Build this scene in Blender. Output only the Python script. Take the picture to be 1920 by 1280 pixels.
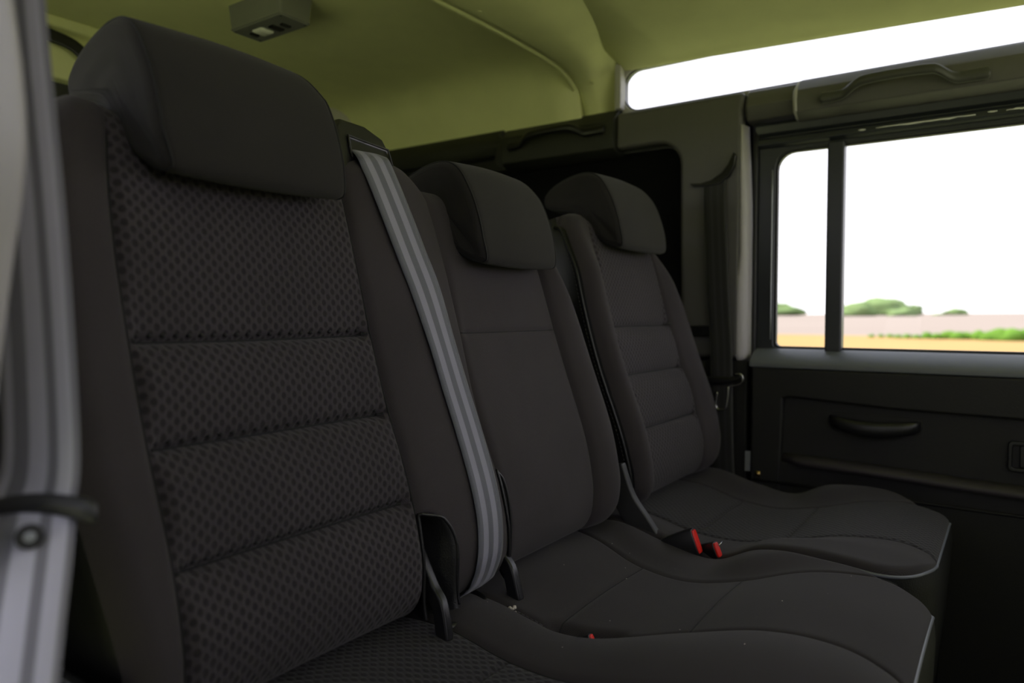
import bpy, bmesh, math, random
import numpy as np
from mathutils import Vector, Matrix, noise

random.seed(7)
for o in list(bpy.data.objects):
    bpy.data.objects.remove(o)
S = bpy.context.scene
COL = S.collection
rad = math.radians

# ------------------------------------------------------------------ camera
CAMP = Vector((0.0, -0.62, 0.85))
cd = bpy.data.cameras.new('camera')
cam = bpy.data.objects.new('camera', cd)
COL.objects.link(cam)
cam.location = CAMP
cd.sensor_width = 36.0
cd.lens = 1357.0 / 1920.0 * 36.0
cd.clip_start = 0.02
cd.clip_end = 3000
yaw, pit = rad(34.7), math.atan(52 / 1357)
fwd = Vector((math.cos(yaw) * math.cos(pit), math.sin(yaw) * math.cos(pit), -math.sin(pit)))
cam.rotation_euler = fwd.to_track_quat('-Z', 'Y').to_euler()
cd.dof.use_dof = True
cd.dof.focus_distance = 0.98
cd.dof.aperture_fstop = 3.4
S.camera = cam

# ------------------------------------------------------------------ light
w = bpy.data.worlds.new('World')
S.world = w
w.use_nodes = True
wn = w.node_tree.nodes
wl = w.node_tree.links
bg = wn['Background']
bg.inputs['Strength'].default_value = 2.0
tc = wn.new('ShaderNodeTexCoord')
sx = wn.new('ShaderNodeSeparateXYZ')
wl.new(tc.outputs['Generated'], sx.inputs[0])
cr = wn.new('ShaderNodeValToRGB')
cr.color_ramp.elements[0].position = 0.0
cr.color_ramp.elements[0].color = (1.0, 0.95, 1.0, 1)
cr.color_ramp.elements[1].position = 0.9
cr.color_ramp.elements[1].color = (0.80, 0.82, 1.0, 1)
wl.new(sx.outputs['Z'], cr.inputs[0])
wl.new(cr.outputs[0], bg.inputs['Color'])

sd = bpy.data.lights.new('sun', 'SUN')
sd.energy = 9.0
sd.angle = rad(1.0)
sd.color = (1.0, 0.92, 0.86)
sun = bpy.data.objects.new('sun', sd)
COL.objects.link(sun)
sun.rotation_euler = Vector((0.12, -0.62, -0.80)).to_track_quat('-Z', 'Y').to_euler()

vs = S.view_settings
vs.view_transform = 'Standard'
vs.look = 'None'
vs.gamma = 1.0
vs.exposure = 0.0
vs.use_curve_mapping = False
S.cycles.use_denoising = True
S.cycles.max_bounces = 10
S.cycles.diffuse_bounces = 5
S.cycles.transparent_max_bounces = 12
S.cycles.sample_clamp_indirect = 6.0


# ------------------------------------------------------------------ materials
def srgb(r, g, b):
    f = lambda c: (c / 255 / 12.92) if c / 255 <= .04045 else ((c / 255 + .055) / 1.055) ** 2.4
    return (f(r), f(g), f(b), 1)


class NT:
    def __init__(s, name):
        s.m = bpy.data.materials.new(name)
        s.m.use_nodes = True
        s.n = s.m.node_tree.nodes
        s.l = s.m.node_tree.links
        s.b = s.n['Principled BSDF']

    def node(s, t, **kw):
        n = s.n.new(t)
        for k, v in kw.items():
            setattr(n, k, v)
        return n

    def math(s, op, a, b=None, clamp=False):
        n = s.n.new('ShaderNodeMath')
        n.operation = op
        n.use_clamp = clamp
        for i, v in enumerate((a, b)):
            if v is None:
                continue
            if isinstance(v, (int, float)):
                n.inputs[i].default_value = v
            else:
                s.l.new(v, n.inputs[i])
        return n.outputs[0]

    def mix(s, fac, c1, c2):
        n = s.n.new('ShaderNodeMix')
        n.data_type = 'RGBA'
        for i, v in ((0, fac), (6, c1), (7, c2)):
            if isinstance(v, (int, float, tuple)):
                n.inputs[i].default_value = v
            else:
                s.l.new(v, n.inputs[i])
        return n.outputs[2]

    def noise(s, scale, detail=3, coord='Object', rough=.5):
        t = s.n.new('ShaderNodeTexCoord')
        n = s.n.new('ShaderNodeTexNoise')
        n.inputs['Scale'].default_value = scale
        n.inputs['Detail'].default_value = detail
        n.inputs['Roughness'].default_value = rough
        s.l.new(t.outputs[coord], n.inputs['Vector'])
        return n.outputs[0]

    def uv(s):
        t = s.n.new('ShaderNodeTexCoord')
        x = s.n.new('ShaderNodeSeparateXYZ')
        s.l.new(t.outputs['UV'], x.inputs[0])
        return x.outputs[0], x.outputs[1]

    def bump(s, h, dist, strength=1.0):
        n = s.n.new('ShaderNodeBump')
        n.inputs['Distance'].default_value = dist
        n.inputs['Strength'].default_value = strength
        s.l.new(h, n.inputs['Height'])
        s.l.new(n.outputs[0], s.b.inputs['Normal'])

    def color(s, c):
        if isinstance(c, tuple):
            s.b.inputs['Base Color'].default_value = c
        else:
            s.l.new(c, s.b.inputs['Base Color'])


def c4(r, g, b):
    return (r, g, b, 1)


def mat_plain(name, col, rough=.5, metal=0, nscale=60, var=.12, bump=0.0, bscale=400, spec=.5):
    t = NT(name)
    nz = t.noise(nscale, 4)
    f = t.math('MULTIPLY', nz, var * 2)
    f = t.math('SUBTRACT', f, var - .0)
    dark = tuple([c * (1 - var) for c in col[:3]]) + (1,)
    lite = tuple([min(1, c * (1 + var)) for c in col[:3]]) + (1,)
    t.color(t.mix(nz, dark, lite))
    t.b.inputs['Roughness'].default_value = rough
    t.b.inputs['Metallic'].default_value = metal
    t.b.inputs['Specular IOR Level'].default_value = spec
    if bump:
        t.bump(t.noise(bscale, 3), bump)
    return t.m


def mat_fabric(name, col, pitch=.0016, var=.35, sheen=.08, pattern=None, blotch=.25):
    """woven upholstery; UVs are metres; pattern adds staggered dimples"""
    t = NT(name)
    u, v = t.uv()
    k = 2 * math.pi / pitch
    a = t.math('SINE', t.math('MULTIPLY', u, k))
    b = t.math('SINE', t.math('MULTIPLY', v, k * .85))
    wv = t.math('MULTIPLY', a, b)
    wv = t.math('MULTIPLY_ADD', wv, .5) if False else t.math('ADD', t.math('MULTIPLY', wv, .5), .5)
    big = t.noise(9, 3)
    fine = t.noise(900, 2)
    d0 = tuple(c * (1 - var) for c in col[:3]) + (1,)
    d1 = tuple(c * (1 + var) for c in col[:3]) + (1,)
    cbase = t.mix(wv, d0, d1)
    bl = t.math('ADD', t.math('MULTIPLY', big, blotch * 2), 1 - blotch)
    bl2 = t.math('ADD', t.math('MULTIPLY', fine, .5), .75)
    sc = t.math('MULTIPLY', bl, bl2)
    n = t.n.new('ShaderNodeVectorMath')
    n.operation = 'SCALE'
    t.l.new(cbase, n.inputs[0])
    t.l.new(sc, n.inputs[3])
    cout = n.outputs[0]
    hgt = t.math('MULTIPLY', wv, .35)
    if pattern:
        pa, pb, ra, rb = pattern

        def cell(off):
            fu = t.math('FRACT', t.math('ADD', t.math('DIVIDE', u, pa), off))
            fv = t.math('FRACT', t.math('ADD', t.math('DIVIDE', v, pb), off))
            du = t.math('DIVIDE', t.math('MULTIPLY', t.math('SUBTRACT', fu, .5), pa), ra)
            dv = t.math('DIVIDE', t.math('MULTIPLY', t.math('SUBTRACT', fv, .5), pb), rb)
            return t.math('SQRT', t.math('ADD', t.math('POWER', du, 2), t.math('POWER', dv, 2)))
        dm = t.math('MINIMUM', cell(0.0), cell(0.5))
        mr = t.n.new('ShaderNodeMapRange')
        mr.interpolation_type = 'SMOOTHSTEP'
        mr.inputs[1].default_value = .55
        mr.inputs[2].default_value = 1.25
        t.l.new(dm, mr.inputs[0])
        msk = mr.outputs[0]          # 0 in the dimple, 1 outside
        cout = t.mix(msk, tuple(c * .48 for c in col[:3]) + (1,), cout)  # recess shade painted in: dimples darker than the cloth
        hgt = t.math('ADD', hgt, t.math('MULTIPLY', msk, 1.6))
    t.color(cout)
    t.b.inputs['Roughness'].default_value = .92
    t.b.inputs['Specular IOR Level'].default_value = .25
    t.b.inputs['Sheen Weight'].default_value = sheen
    t.b.inputs['Sheen Roughness'].default_value = .5
    t.bump(hgt, .0006, .9)
    return t.m


def mat_belt(name, dark, lite, width, bands, rough=.42, glossy=.5):
    t = NT(name)
    u, v = t.uv()
    # lengthwise bands
    cr_ = t.n.new('ShaderNodeValToRGB')
    cr_.color_ramp.interpolation = 'LINEAR'
    un = t.math('DIVIDE', u, width)
    els = cr_.color_ramp.elements
    els[0].position = 0.0
    els[0].color = dark
    els[1].position = 1.0
    els[1].color = dark
    for p0, p1 in bands:
        for p, c in ((p0 - .012, dark), (p0 + .012, lite), (p1 - .012, lite), (p1 + .012, dark)):
            e = els.new(p)
            e.color = c
    t.l.new(un, cr_.inputs[0])
    k = 2 * math.pi / .0014
    rib = t.math('SINE', t.math('MULTIPLY', t.math('ADD', v, t.math('MULTIPLY', t.math('SINE', t.math('MULTIPLY', u, 2 * math.pi / .0018)), .0003)), k))
    rb = t.math('ADD', t.math('MULTIPLY', rib, .10), .95)
    n = t.n.new('ShaderNodeVectorMath')
    n.operation = 'SCALE'
    t.l.new(cr_.outputs[0], n.inputs[0])
    t.l.new(rb, n.inputs[3])
    t.color(n.outputs[0])
    t.b.inputs['Roughness'].default_value = rough
    t.b.inputs['Specular IOR Level'].default_value = glossy
    t.b.inputs['Sheen Weight'].default_value = .3
    t.bump(rib, .0002, .6)
    return t.m


def mat_glass(name, tint=(1, 1, 1, 1), gl=.06):
    m = bpy.data.materials.new(name)
    m.use_nodes = True
    n, l = m.node_tree.nodes, m.node_tree.links
    n.remove(n['Principled BSDF'])
    tr = n.new('ShaderNodeBsdfTransparent')
    tr.inputs[0].default_value = tint
    g = n.new('ShaderNodeBsdfGlossy')
    g.inputs['Roughness'].default_value = .02
    lw = n.new('ShaderNodeLayerWeight')
    lw.inputs[0].default_value = .25
    mx = n.new('ShaderNodeMixShader')
    mm = n.new('ShaderNodeMath')
    mm.operation = 'MULTIPLY'
    mm.inputs[1].default_value = .35
    l.new(lw.outputs['Fresnel'], mm.inputs[0])
    l.new(mm.outputs[0], mx.inputs[0])
    l.new(tr.outputs[0], mx.inputs[1])
    l.new(g.outputs[0], mx.inputs[2])
    l.new(mx.outputs[0], n['Material Output'].inputs[0])
    return m


FAB = c4(.0415, .0355, .0400)
M = {}
M['fabric'] = mat_fabric('charcoal_fabric', FAB)
M['fabric_shaded'] = mat_fabric('shaded_head_fabric', c4(.0215, .0195, .0200), var=.25)  # headrest shade put into the colour: darker copy of the seat fabric
M['insert'] = mat_fabric('dimpled_fabric', c4(.050, .0430, .0500), pattern=(.0130, .0124, .0031, .0038))
M['cushfab_shaded'] = mat_fabric('shaded_cushion_fabric', c4(.032, .0275, .0315))  # darker copy of the seat fabric, weaker light from above painted in
M['cushins_shaded'] = mat_fabric('shaded_dimpled_cushion_fabric', c4(.034, .031, .036), pattern=(.0130, .0124, .0031, .0038))  # dimpled fabric darkened likewise, cushion shade put into its colour
M['leather'] = mat_plain('black_leatherette', c4(.010, .010, .011), rough=.38, bump=.0004, bscale=500)
M['vinyl'] = mat_plain('matt_black_vinyl', c4(.0065, .0065, .007), rough=.6, bump=.0005, bscale=350, spec=.2)
M['black'] = mat_plain('black_plastic', c4(.010, .010, .011), rough=.35, bump=.0001, bscale=1500)
M['blackgloss'] = mat_plain('black_gloss_plastic', c4(.008, .008, .009), rough=.15)
M['satin'] = mat_plain('satin_black_steel', c4(.015, .015, .017), rough=.28, metal=.2)
M['dkgrey'] = mat_plain('dark_grey_plastic', c4(.030, .030, .032), rough=.5, bump=.0001, bscale=1500)
M['grab'] = mat_plain('grey_grab_plastic', c4(.06, .06, .06), rough=.4)
M['grey'] = mat_plain('grey_plastic_trim', c4(.20, .20, .20), rough=.48, bump=.0001, bscale=1200, var=.06)
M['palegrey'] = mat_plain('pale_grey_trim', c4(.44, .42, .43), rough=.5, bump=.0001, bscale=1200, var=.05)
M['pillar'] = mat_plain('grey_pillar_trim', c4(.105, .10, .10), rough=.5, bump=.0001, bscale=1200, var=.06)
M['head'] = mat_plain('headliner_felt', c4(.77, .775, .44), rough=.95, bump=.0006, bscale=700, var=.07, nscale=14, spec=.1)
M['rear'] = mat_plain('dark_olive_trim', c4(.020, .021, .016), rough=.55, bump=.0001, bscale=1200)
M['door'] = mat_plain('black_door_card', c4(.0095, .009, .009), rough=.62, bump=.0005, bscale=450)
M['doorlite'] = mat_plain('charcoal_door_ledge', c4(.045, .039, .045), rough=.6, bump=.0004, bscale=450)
M['sill'] = mat_plain('grey_painted_sill', c4(.13, .14, .15), rough=.4, var=.05)
M['frame'] = mat_plain('dark_painted_frame', c4(.028, .031, .037), rough=.33, var=.08)
M['rubber'] = mat_plain('black_rubber_seal', c4(.014, .014, .015), rough=.5)
M['carpet'] = mat_plain('black_carpet', c4(.010, .010, .010), rough=.95, bump=.001, bscale=300)
M['steel'] = mat_plain('bright_steel', c4(.55, .55, .56), rough=.25, metal=1)
M['brass'] = mat_plain('brass', c4(.55, .38, .15), rough=.3, metal=1)
M['zinc'] = mat_plain('zinc_plate', c4(.45, .47, .50), rough=.4, metal=.6)
M['red'] = mat_plain('red_plastic', c4(.80, .018, .010), rough=.35, var=.03)
M['pipe'] = mat_plain('blue_grey_piping', c4(.13, .14, .17), rough=.4, var=.1)
M['seam'] = mat_plain('black_seam_thread', c4(.006, .006, .007), rough=.8)
M['stitch'] = mat_plain('grey_stitch_thread', c4(.075, .07, .075), rough=.7)
M['foam'] = mat_plain('torn_pale_foam', c4(.75, .68, .62), rough=.9, bump=.002, bscale=900, nscale=900, var=.3)
M['belt_mid'] = mat_belt('belt_webbing_blue_grey', c4(.060, .064, .092), c4(.24, .235, .31), .050, [(.20, .40), (.60, .80)], rough=.34, glossy=.8)
M['belt_near_lit'] = mat_belt('belt_webbing_lit', c4(.21, .205, .235), c4(.54, .53, .61), .050, [(.06, .2), (.42, .66), (.78, .95)], rough=.35)  # brighter copy of the belt webbing, door light put into the colour
M['belt_far'] = mat_belt('belt_webbing_black', c4(.014, .014, .016), c4(.03, .028, .036), .050, [(.30, .42), (.62, .74)])
M['glass'] = mat_glass('window_glass', (.97, .985, .98, 1))
M['light_cut'] = mat_glass('light_cut_glass', (.30, .33, .31, 1))  # only for the added near door, tinted to cut side light
M['lens'] = mat_plain('frosted_lamp_lens', c4(.85, .85, .82), rough=.25, var=.02)
M['blackpane'] = mat_plain('blacked_out_pane', c4(.003, .003, .0035), rough=.7, spec=.1)

# outdoors
def mat_ground(name, c0, c1, scale):
    t = NT(name)
    nz = t.noise(scale, 5)
    t.color(t.mix(nz, c0, c1))
    t.b.inputs['Roughness'].default_value = 1
    t.b.inputs['Specular IOR Level'].default_value = 0
    return t.m


M['grass'] = mat_ground('sunlit_grass', c4(.28, .31, .14), c4(.365, .395, .185), .5)
M['stubble'] = mat_ground('dry_stubble', c4(.30, .19, .085), c4(.38, .26, .115), .12)
M['field'] = mat_ground('pale_ploughed_field', c4(.22, .185, .16), c4(.29, .25, .22), .03)
M['hedge'] = mat_ground('hedge_leaves', c4(.06, .15, .025), c4(.14, .25, .04), 1.2)
M['tree'] = mat_ground('tree_leaves', c4(.10, .17, .06), c4(.20, .26, .12), .3)


# ------------------------------------------------------------------ object helpers
def tag(o, label=None, cat=None, group=None, kind=None):
    if label: o['label'] = label
    if cat: o['category'] = cat
    if group: o['group'] = group
    if kind: o['kind'] = kind
    return o


def empty(name, loc, label, cat, group=None):
    o = bpy.data.objects.new(name, None)
    o.empty_display_size = .05
    COL.objects.link(o)
    o.location = loc
    return tag(o, label, cat, group)


def link(name, me, mat, parent=None, smooth=True, bevel=0.0, segs=3, label=None, kind=None, world=True):
    o = bpy.data.objects.new(name, me)
    COL.objects.link(o)
    if not me.materials:
        me.materials.append(mat)
    if smooth:
        me.polygons.foreach_set('use_smooth', [True] * len(me.polygons))
    if bevel:
        md = o.modifiers.new('bevel', 'BEVEL')
        md.width = bevel
        md.segments = segs
        md.limit_method = 'ANGLE'
        md.angle_limit = rad(35)
        md.harden_normals = True
    if parent is not None:
        o.parent = parent
        # vertices are in world metres: cancel the parents' offset
        p = parent
        off = Vector((0, 0, 0))
        while p is not None:
            off += p.location
            p = p.parent
        o.location = -off
    if label: o['label'] = label
    if kind: o['kind'] = kind
    return o


def pydata(name, verts, faces, uvs=None):
    me = bpy.data.meshes.new(name)
    me.from_pydata([tuple(v) for v in verts], [], [tuple(f) for f in faces])
    if uvs is not None:
        ul = me.uv_layers.new(name='UVMap')
        li = np.zeros(len(me.loops), dtype=np.int32)
        me.loops.foreach_get('vertex_index', li)
        ul.data.foreach_set('uv', np.asarray(uvs, dtype=np.float32)[li].ravel())
    me.update()
    return me


def grid_faces(R, C, mask=None, closed=False):
    f = []
    for i in range(R - 1):
        for j in range(C if closed else C - 1):
            if mask is None or mask[i, j]:
                j2 = (j + 1) % C
                f.append((i * C + j, i * C + j2, (i + 1) * C + j2, (i + 1) * C + j))
    return f


def sub_mesh(name, P, UV, mask):
    """faces of grid P (R,C,3) where mask; drops unused verts"""
    R, C = P.shape[:2]
    ii, jj = np.nonzero(mask)
    q = np.stack([ii * C + jj, ii * C + jj + 1, (ii + 1) * C + jj + 1, (ii + 1) * C + jj], 1)
    used, inv = np.unique(q, return_inverse=True)
    q = inv.reshape(q.shape)
    return pydata(name, P.reshape(-1, 3)[used].tolist(), q.tolist(), UV.reshape(-1, 2)[used])


def catmull(pts, n=8):
    pts = [Vector(p) for p in pts]
    out = []
    for i in range(len(pts) - 1):
        p0 = pts[max(i - 1, 0)]
        p1, p2 = pts[i], pts[i + 1]
        p3 = pts[min(i + 2, len(pts) - 1)]
        for k in range(n):
            t = k / n
            out.append(.5 * ((2 * p1) + (p2 - p0) * t + (2 * p0 - 5 * p1 + 4 * p2 - p3) * t * t + (3 * p1 - p0 - 3 * p2 + p3) * t ** 3))
    out.append(pts[-1])
    return out


def tube_mesh(name, pts, r, n=10, closed=False, rx=None):
    """round tube along pts; r scalar or list"""
    pts = [Vector(p) for p in pts]
    N = len(pts)
    verts, faces = [], []
    up = None
    for i, p in enumerate(pts):
        if closed:
            t = (pts[(i + 1) % N] - pts[i - 1]).normalized()
        else:
            t = (pts[min(i + 1, N - 1)] - pts[max(i - 1, 0)]).normalized()
        if up is None:
            up = Vector((0, 0, 1)) if abs(t.z) < .9 else Vector((1, 0, 0))
        a = (up - t * up.dot(t)).normalized()
        b = t.cross(a)
        up = a
        rr = r[i] if isinstance(r, (list, tuple)) else r
        for k in range(n):
            an = 2 * math.pi * k / n
            verts.append(p + (a * math.cos(an) + b * math.sin(an)) * rr)
    M_ = N if closed else N - 1
    for i in range(M_):
        i2 = (i + 1) % N
        for k in range(n):
            k2 = (k + 1) % n
            faces.append((i * n + k, i * n + k2, i2 * n + k2, i2 * n + k))
    if not closed:
        faces.append(tuple(range(n))[::-1])
        faces.append(tuple((N - 1) * n + k for k in range(n)))
    return pydata(name, verts, faces)


def loft(name, rings, caps=True, closed=True):
    """rings: list of equal-length point lists"""
    n = len(rings[0])
    verts = [p for r in rings for p in r]
    faces = []
    for i in range(len(rings) - 1):
        for k in range(n if closed else n - 1):
            k2 = (k + 1) % n
            faces.append((i * n + k, i * n + k2, (i + 1) * n + k2, (i + 1) * n + k))
    if caps and closed:
        faces.append(tuple(range(n))[::-1])
        faces.append(tuple((len(rings) - 1) * n + k for k in range(n)))
    me = pydata(name, verts, faces)
    fix(me)
    return me


def fix(me):
    bm = bmesh.new()
    bm.from_mesh(me)
    bmesh.ops.recalc_face_normals(bm, faces=bm.faces)
    bm.to_mesh(me)
    bm.free()


def box_mesh(name, lo, hi):
    x0, y0, z0 = lo
    x1, y1, z1 = hi
    v = [(x0, y0, z0), (x1, y0, z0), (x1, y1, z0), (x0, y1, z0), (x0, y0, z1), (x1, y0, z1), (x1, y1, z1), (x0, y1, z1)]
    f = [(3, 2, 1, 0), (4, 5, 6, 7), (0, 1, 5, 4), (1, 2, 6, 5), (2, 3, 7, 6), (3, 0, 4, 7)]
    return pydata(name, v, f)


def box(name, lo, hi, mat, parent=None, bevel=.003, **kw):
    return link(name, box_mesh(name, lo, hi), mat, parent, smooth=bool(bevel), bevel=bevel, **kw)


def prism(name, pts2, axis, a, b, mat, parent=None, bevel=0.0, **kw):
    """polygon in the plane normal to axis ('x': pts are (y,z); 'y': (x,z); 'z': (x,y)), extruded a..b"""
    def P(p, t):
        return {'x': (t, p[0], p[1]), 'y': (p[0], t, p[1]), 'z': (p[0], p[1], t)}[axis]
    n = len(pts2)
    v = [P(p, a) for p in pts2] + [P(p, b) for p in pts2]
    f = [tuple(range(n)), tuple(range(2 * n - 1, n - 1, -1))]
    f += [(i, i + n, (i + 1) % n + n, (i + 1) % n) for i in range(n)]
    me = pydata(name, v, f)
    fix(me)
    return link(name, me, mat, parent, smooth=bool(bevel), bevel=bevel, **kw)


def rrect(x0, x1, y0, y1, r, n=6):
    rs = r if isinstance(r, (tuple, list)) else (r,) * 4
    out = []
    for (cx, cy, a0, q) in ((x1, y1, 0, 0), (x0, y1, 90, 1), (x0, y0, 180, 2), (x1, y0, 270, 3)):
        rr = rs[q]
        sx_ = 1 if cx == x1 else -1
        sy_ = 1 if cy == y1 else -1
        for k in range(n + 1):
            a = rad(a0 + 90 * k / n)
            out.append((cx - sx_ * rr + rr * math.cos(a), cy - sy_ * rr + rr * math.sin(a)))
    return out


def frame_mesh(name, outer, inner, x0, x1):
    """ring between two equal-count (y,z) loops, extruded in x"""
    n = len(outer)
    v = [(x0, *p) for p in outer] + [(x0, *p) for p in inner] + [(x1, *p) for p in outer] + [(x1, *p) for p in inner]
    f = []
    for i in range(n):
        j = (i + 1) % n
        f += [(i, j, n + j, n + i), (2 * n + i, 3 * n + i, 3 * n + j, 2 * n + j), (i, 2 * n + i, 2 * n + j, j), (n + i, n + j, 3 * n + j, 3 * n + i)]
    me = pydata(name, v, f)
    fix(me)
    return me


def ribbon(name, cen, wid, width, mat, parent=None, thick=.0013, nw=8, n=8, arch=0.0, **kw):
    """webbing: centre path + width directions (per point), UV in metres"""
    C = catmull(cen, n)
    W = catmull(wid, n)
    verts, uvs = [], []
    L = 0
    R = len(C)
    ring = 2 * (nw + 1)
    for i in range(R):
        if i:
            L += (C[i] - C[i - 1]).length
        t = (C[min(i + 1, R - 1)] - C[max(i - 1, 0)]).normalized()
        wd = (W[i] - t * W[i].dot(t)).normalized()
        nn = t.cross(wd).normalized()
        for side in (1, -1):
            rng = range(nw + 1) if side == 1 else range(nw, -1, -1)
            for k in rng:
                q = k / nw
                th = thick * .5 * (1 if 0 < k < nw else .35)
                verts.append(C[i] + wd * (q - .5) * width + nn * (side * th + arch * math.sin(math.pi * q)))
                uvs.append((q * width, L))
    faces = []
    for i in range(R - 1):
        for k in range(ring):
            k2 = (k + 1) % ring
            faces.append((i * ring + k, i * ring + k2, (i + 1) * ring + k2, (i + 1) * ring + k))
    me = pydata(name, verts, faces, uvs)
    fix(me)
    return link(name, me, mat, parent, **kw)


def disc_mesh(name, c, nrm, r, th, n=24, dome=0.0):
    nrm = Vector(nrm).normalized()
    q = nrm.to_track_quat('Z', 'Y')
    rings = []
    for (rr, hh) in ((r * .98, 0), (r, th * .3), (r * .93, th * .85), (r * .8, th), (r * .45, th + dome * .6), (r * .1, th + dome)):
        rings.append([Vector(c) + q @ Vector((rr * math.cos(2 * math.pi * k / n), rr * math.sin(2 * math.pi * k / n), hh)) for k in range(n)])
    return loft(name, rings)


def sstep(a, b, x):
    t = np.clip((x - a) / (b - a), 0, 1)
    return t * t * (3 - 2 * t)


def itp(x, xs, ys):
    """smooth interpolation through control points (monotone xs)"""
    x = np.asarray(x, float)
    xs = np.asarray(xs, float)
    ys = np.asarray(ys, float)
    m = np.gradient(ys, xs)
    i = np.clip(np.searchsorted(xs, x) - 1, 0, len(xs) - 2)
    h = xs[i + 1] - xs[i]
    t = np.clip((x - xs[i]) / h, 0, 1)
    return ((2 * t ** 3 - 3 * t ** 2 + 1) * ys[i] + (t ** 3 - 2 * t ** 2 + t) * h * m[i] + (-2 * t ** 3 + 3 * t ** 2) * ys[i + 1] + (t ** 3 - t ** 2) * h * m[i + 1])


# ================================================================== the setting
XW = 1.70     # inner face of the far side wall
# --- outdoors
def quad_strip(name, pts, mat, **kw):
    me = pydata(name, pts, [tuple(range(len(pts)))])
    fix(me)
    o = link(name, me, mat, smooth=False)
    return tag(o, kind='structure')


GZ = -.80


def ground_grid(name, x0, x1, y0, y1, mat, fz, nx=24, ny=24):
    v = []
    for i in range(nx + 1):
        for j in range(ny + 1):
            x = x0 + (x1 - x0) * i / nx
            y = y0 + (y1 - y0) * j / ny
            v.append((x, y, fz(x, y)))
    me = pydata(name, v, grid_faces(nx + 1, ny + 1))
    fix(me)
    return tag(link(name, me, mat), kind='structure')


ground_grid('ground', -60, 34, -60, 60, M['grass'], lambda x, y: GZ, 4, 4)
ground_grid('stubble_field', 34, 60, -90, 90, M['stubble'], lambda x, y: GZ, 4, 4)
ground_grid('ploughed_field', 60, 560, -260, 330, M['field'],
            lambda x, y: GZ - .02 + max(0, (x - 60) / 500) ** 1.15 * (2.1 - .006 * (y - 20)), 30, 20)


def bush_mesh(name, r, seed, sub=3, squash=.7, amp=.35):
    bm = bmesh.new()
    bmesh.ops.create_icosphere(bm, subdivisions=sub, radius=1)
    for v in bm.verts:
        n1 = noise.noise(v.co * 1.7 + Vector((seed * 3.1, 0, 0)))
        n2 = noise.noise(v.co * 5 + Vector((0, seed * 2.3, 0)))
        v.co *= 1 + amp * n1 + .16 * n2
        v.co = Vector((v.co.x * r, v.co.y * r * 1.15, max(v.co.z, -.5) * r * squash))
    me = bpy.data.meshes.new(name)
    bm.to_mesh(me)
    bm.free()
    return me


def trunk_mesh(name, x, y, z0, h, r):
    return tube_mesh(name, [(x, y, z0), (x + .1 * r, y, z0 + h * .5), (x, y + .2 * r, z0 + h)], [r, r * .8, r * .6], 8)


# far trees, each a thing: (dist x, y, radius, squash, label)
M['bark'] = mat_ground('bark', c4(.10, .07, .05), c4(.16, .12, .09), 2)
def far_tree(x, y, r, sq, label, zg):
    e = empty('far_tree', (x, y, zg), label, 'tree', 'trees along the skyline')
    me = bush_mesh('crown', r, x * .37 + y)
    for v in me.vertices:
        v.co.z *= sq
        v.co += Vector((x, y, zg + r * sq * .55))
    link('crown', me, M['tree'], e)
    link('trunk', trunk_mesh('trunk', x, y, zg - .3, r * .5, r * .07), M['bark'], e)


for (x, y, r, sq, zg, lab) in (
        (320, 83.5, 9, .55, -1.0, 'low green trees on the skyline at the far left of the side window'),
        (290, 47, 6, .75, -.9, 'rounded green tree on the skyline just right of the window divider'),
        (330, 43.5, 9, .70, -1.0, 'largest rounded green tree on the skyline right of the window divider'),
        (290, 31.5, 4.6, .60, -.8, 'low spreading green tree on the skyline, right of the largest one'),
        (352, 34, 2.6, 1.7, -.6, 'small upright dark tree standing alone at the end of the tree line'),
        (340, 18.7, 3.6, .65, -.1, 'small lone bush on the skyline toward the right of the window'),
        (345, 24.5, 2.2, .5, -.2, 'tiny low bush on the skyline between the upright tree and the lone bush')):
    far_tree(x, y, r, sq, lab, zg)
# hedge between stubble and field
he = empty('hedge', (52, -10, GZ), 'green hedge strip between the dry stubble and the pale field', 'hedge')
bmh = bmesh.new()
for k in range(60):
    t = k / 59
    x = 56 - 9 * t + random.uniform(-.6, .6)
    y = 7.5 - 34 * t
    r = random.uniform(.40, .62) * (0.45 + 1.0 * min(1, max(0, (t - .05) * 4)))
    m_ = bush_mesh('t', r, k, 2, .9)
    for v in m_.vertices:
        v.co += Vector((x, y, GZ + r * .3))
    bmh.from_mesh(m_)
    bpy.data.meshes.remove(m_)
mh = bpy.data.meshes.new('hedge_foliage')
bmh.to_mesh(mh)
bmh.free()
link('foliage', mh, M['hedge'], he, kind='stuff')

# --- floor and shell of the vehicle
tag(box('floor', (.12, -1.9, -.05), (1.74, 1.3, 0), M['carpet'], bevel=0), kind='structure')
tag(box('floor_step', (.25, -.36, 0), (1.62, 1.25, .17), M['carpet'], bevel=.01), kind='structure')
# rear wheel-arch boxes hidden in the dark of the load bay
tag(box('wall_cargo', (1.45, .12, .0), (1.72, 1.25, .55), M['carpet'], bevel=.02), kind='structure')


# headliner: one surface rear of the roof bow, one in front
def roof_z_rear(x, y):
    z = 1.535 - .10 * ((x - .915) / .8) ** 4
    return z


def sheet(name, P, mat, thick, nrm_up=True, parent=None, kind=None, uvs=None):
    """open grid P (R,C,3) -> thin slab using solidify"""
    R, C = P.shape[:2]
    me = pydata(name, P.reshape(-1, 3).tolist(), grid_faces(R, C), uvs)
    o = link(name, me, mat, parent)
    md = o.modifiers.new('thickness', 'SOLIDIFY')
    md.thickness = thick
    md.offset = 0
    if kind: o['kind'] = kind
    return o


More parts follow.
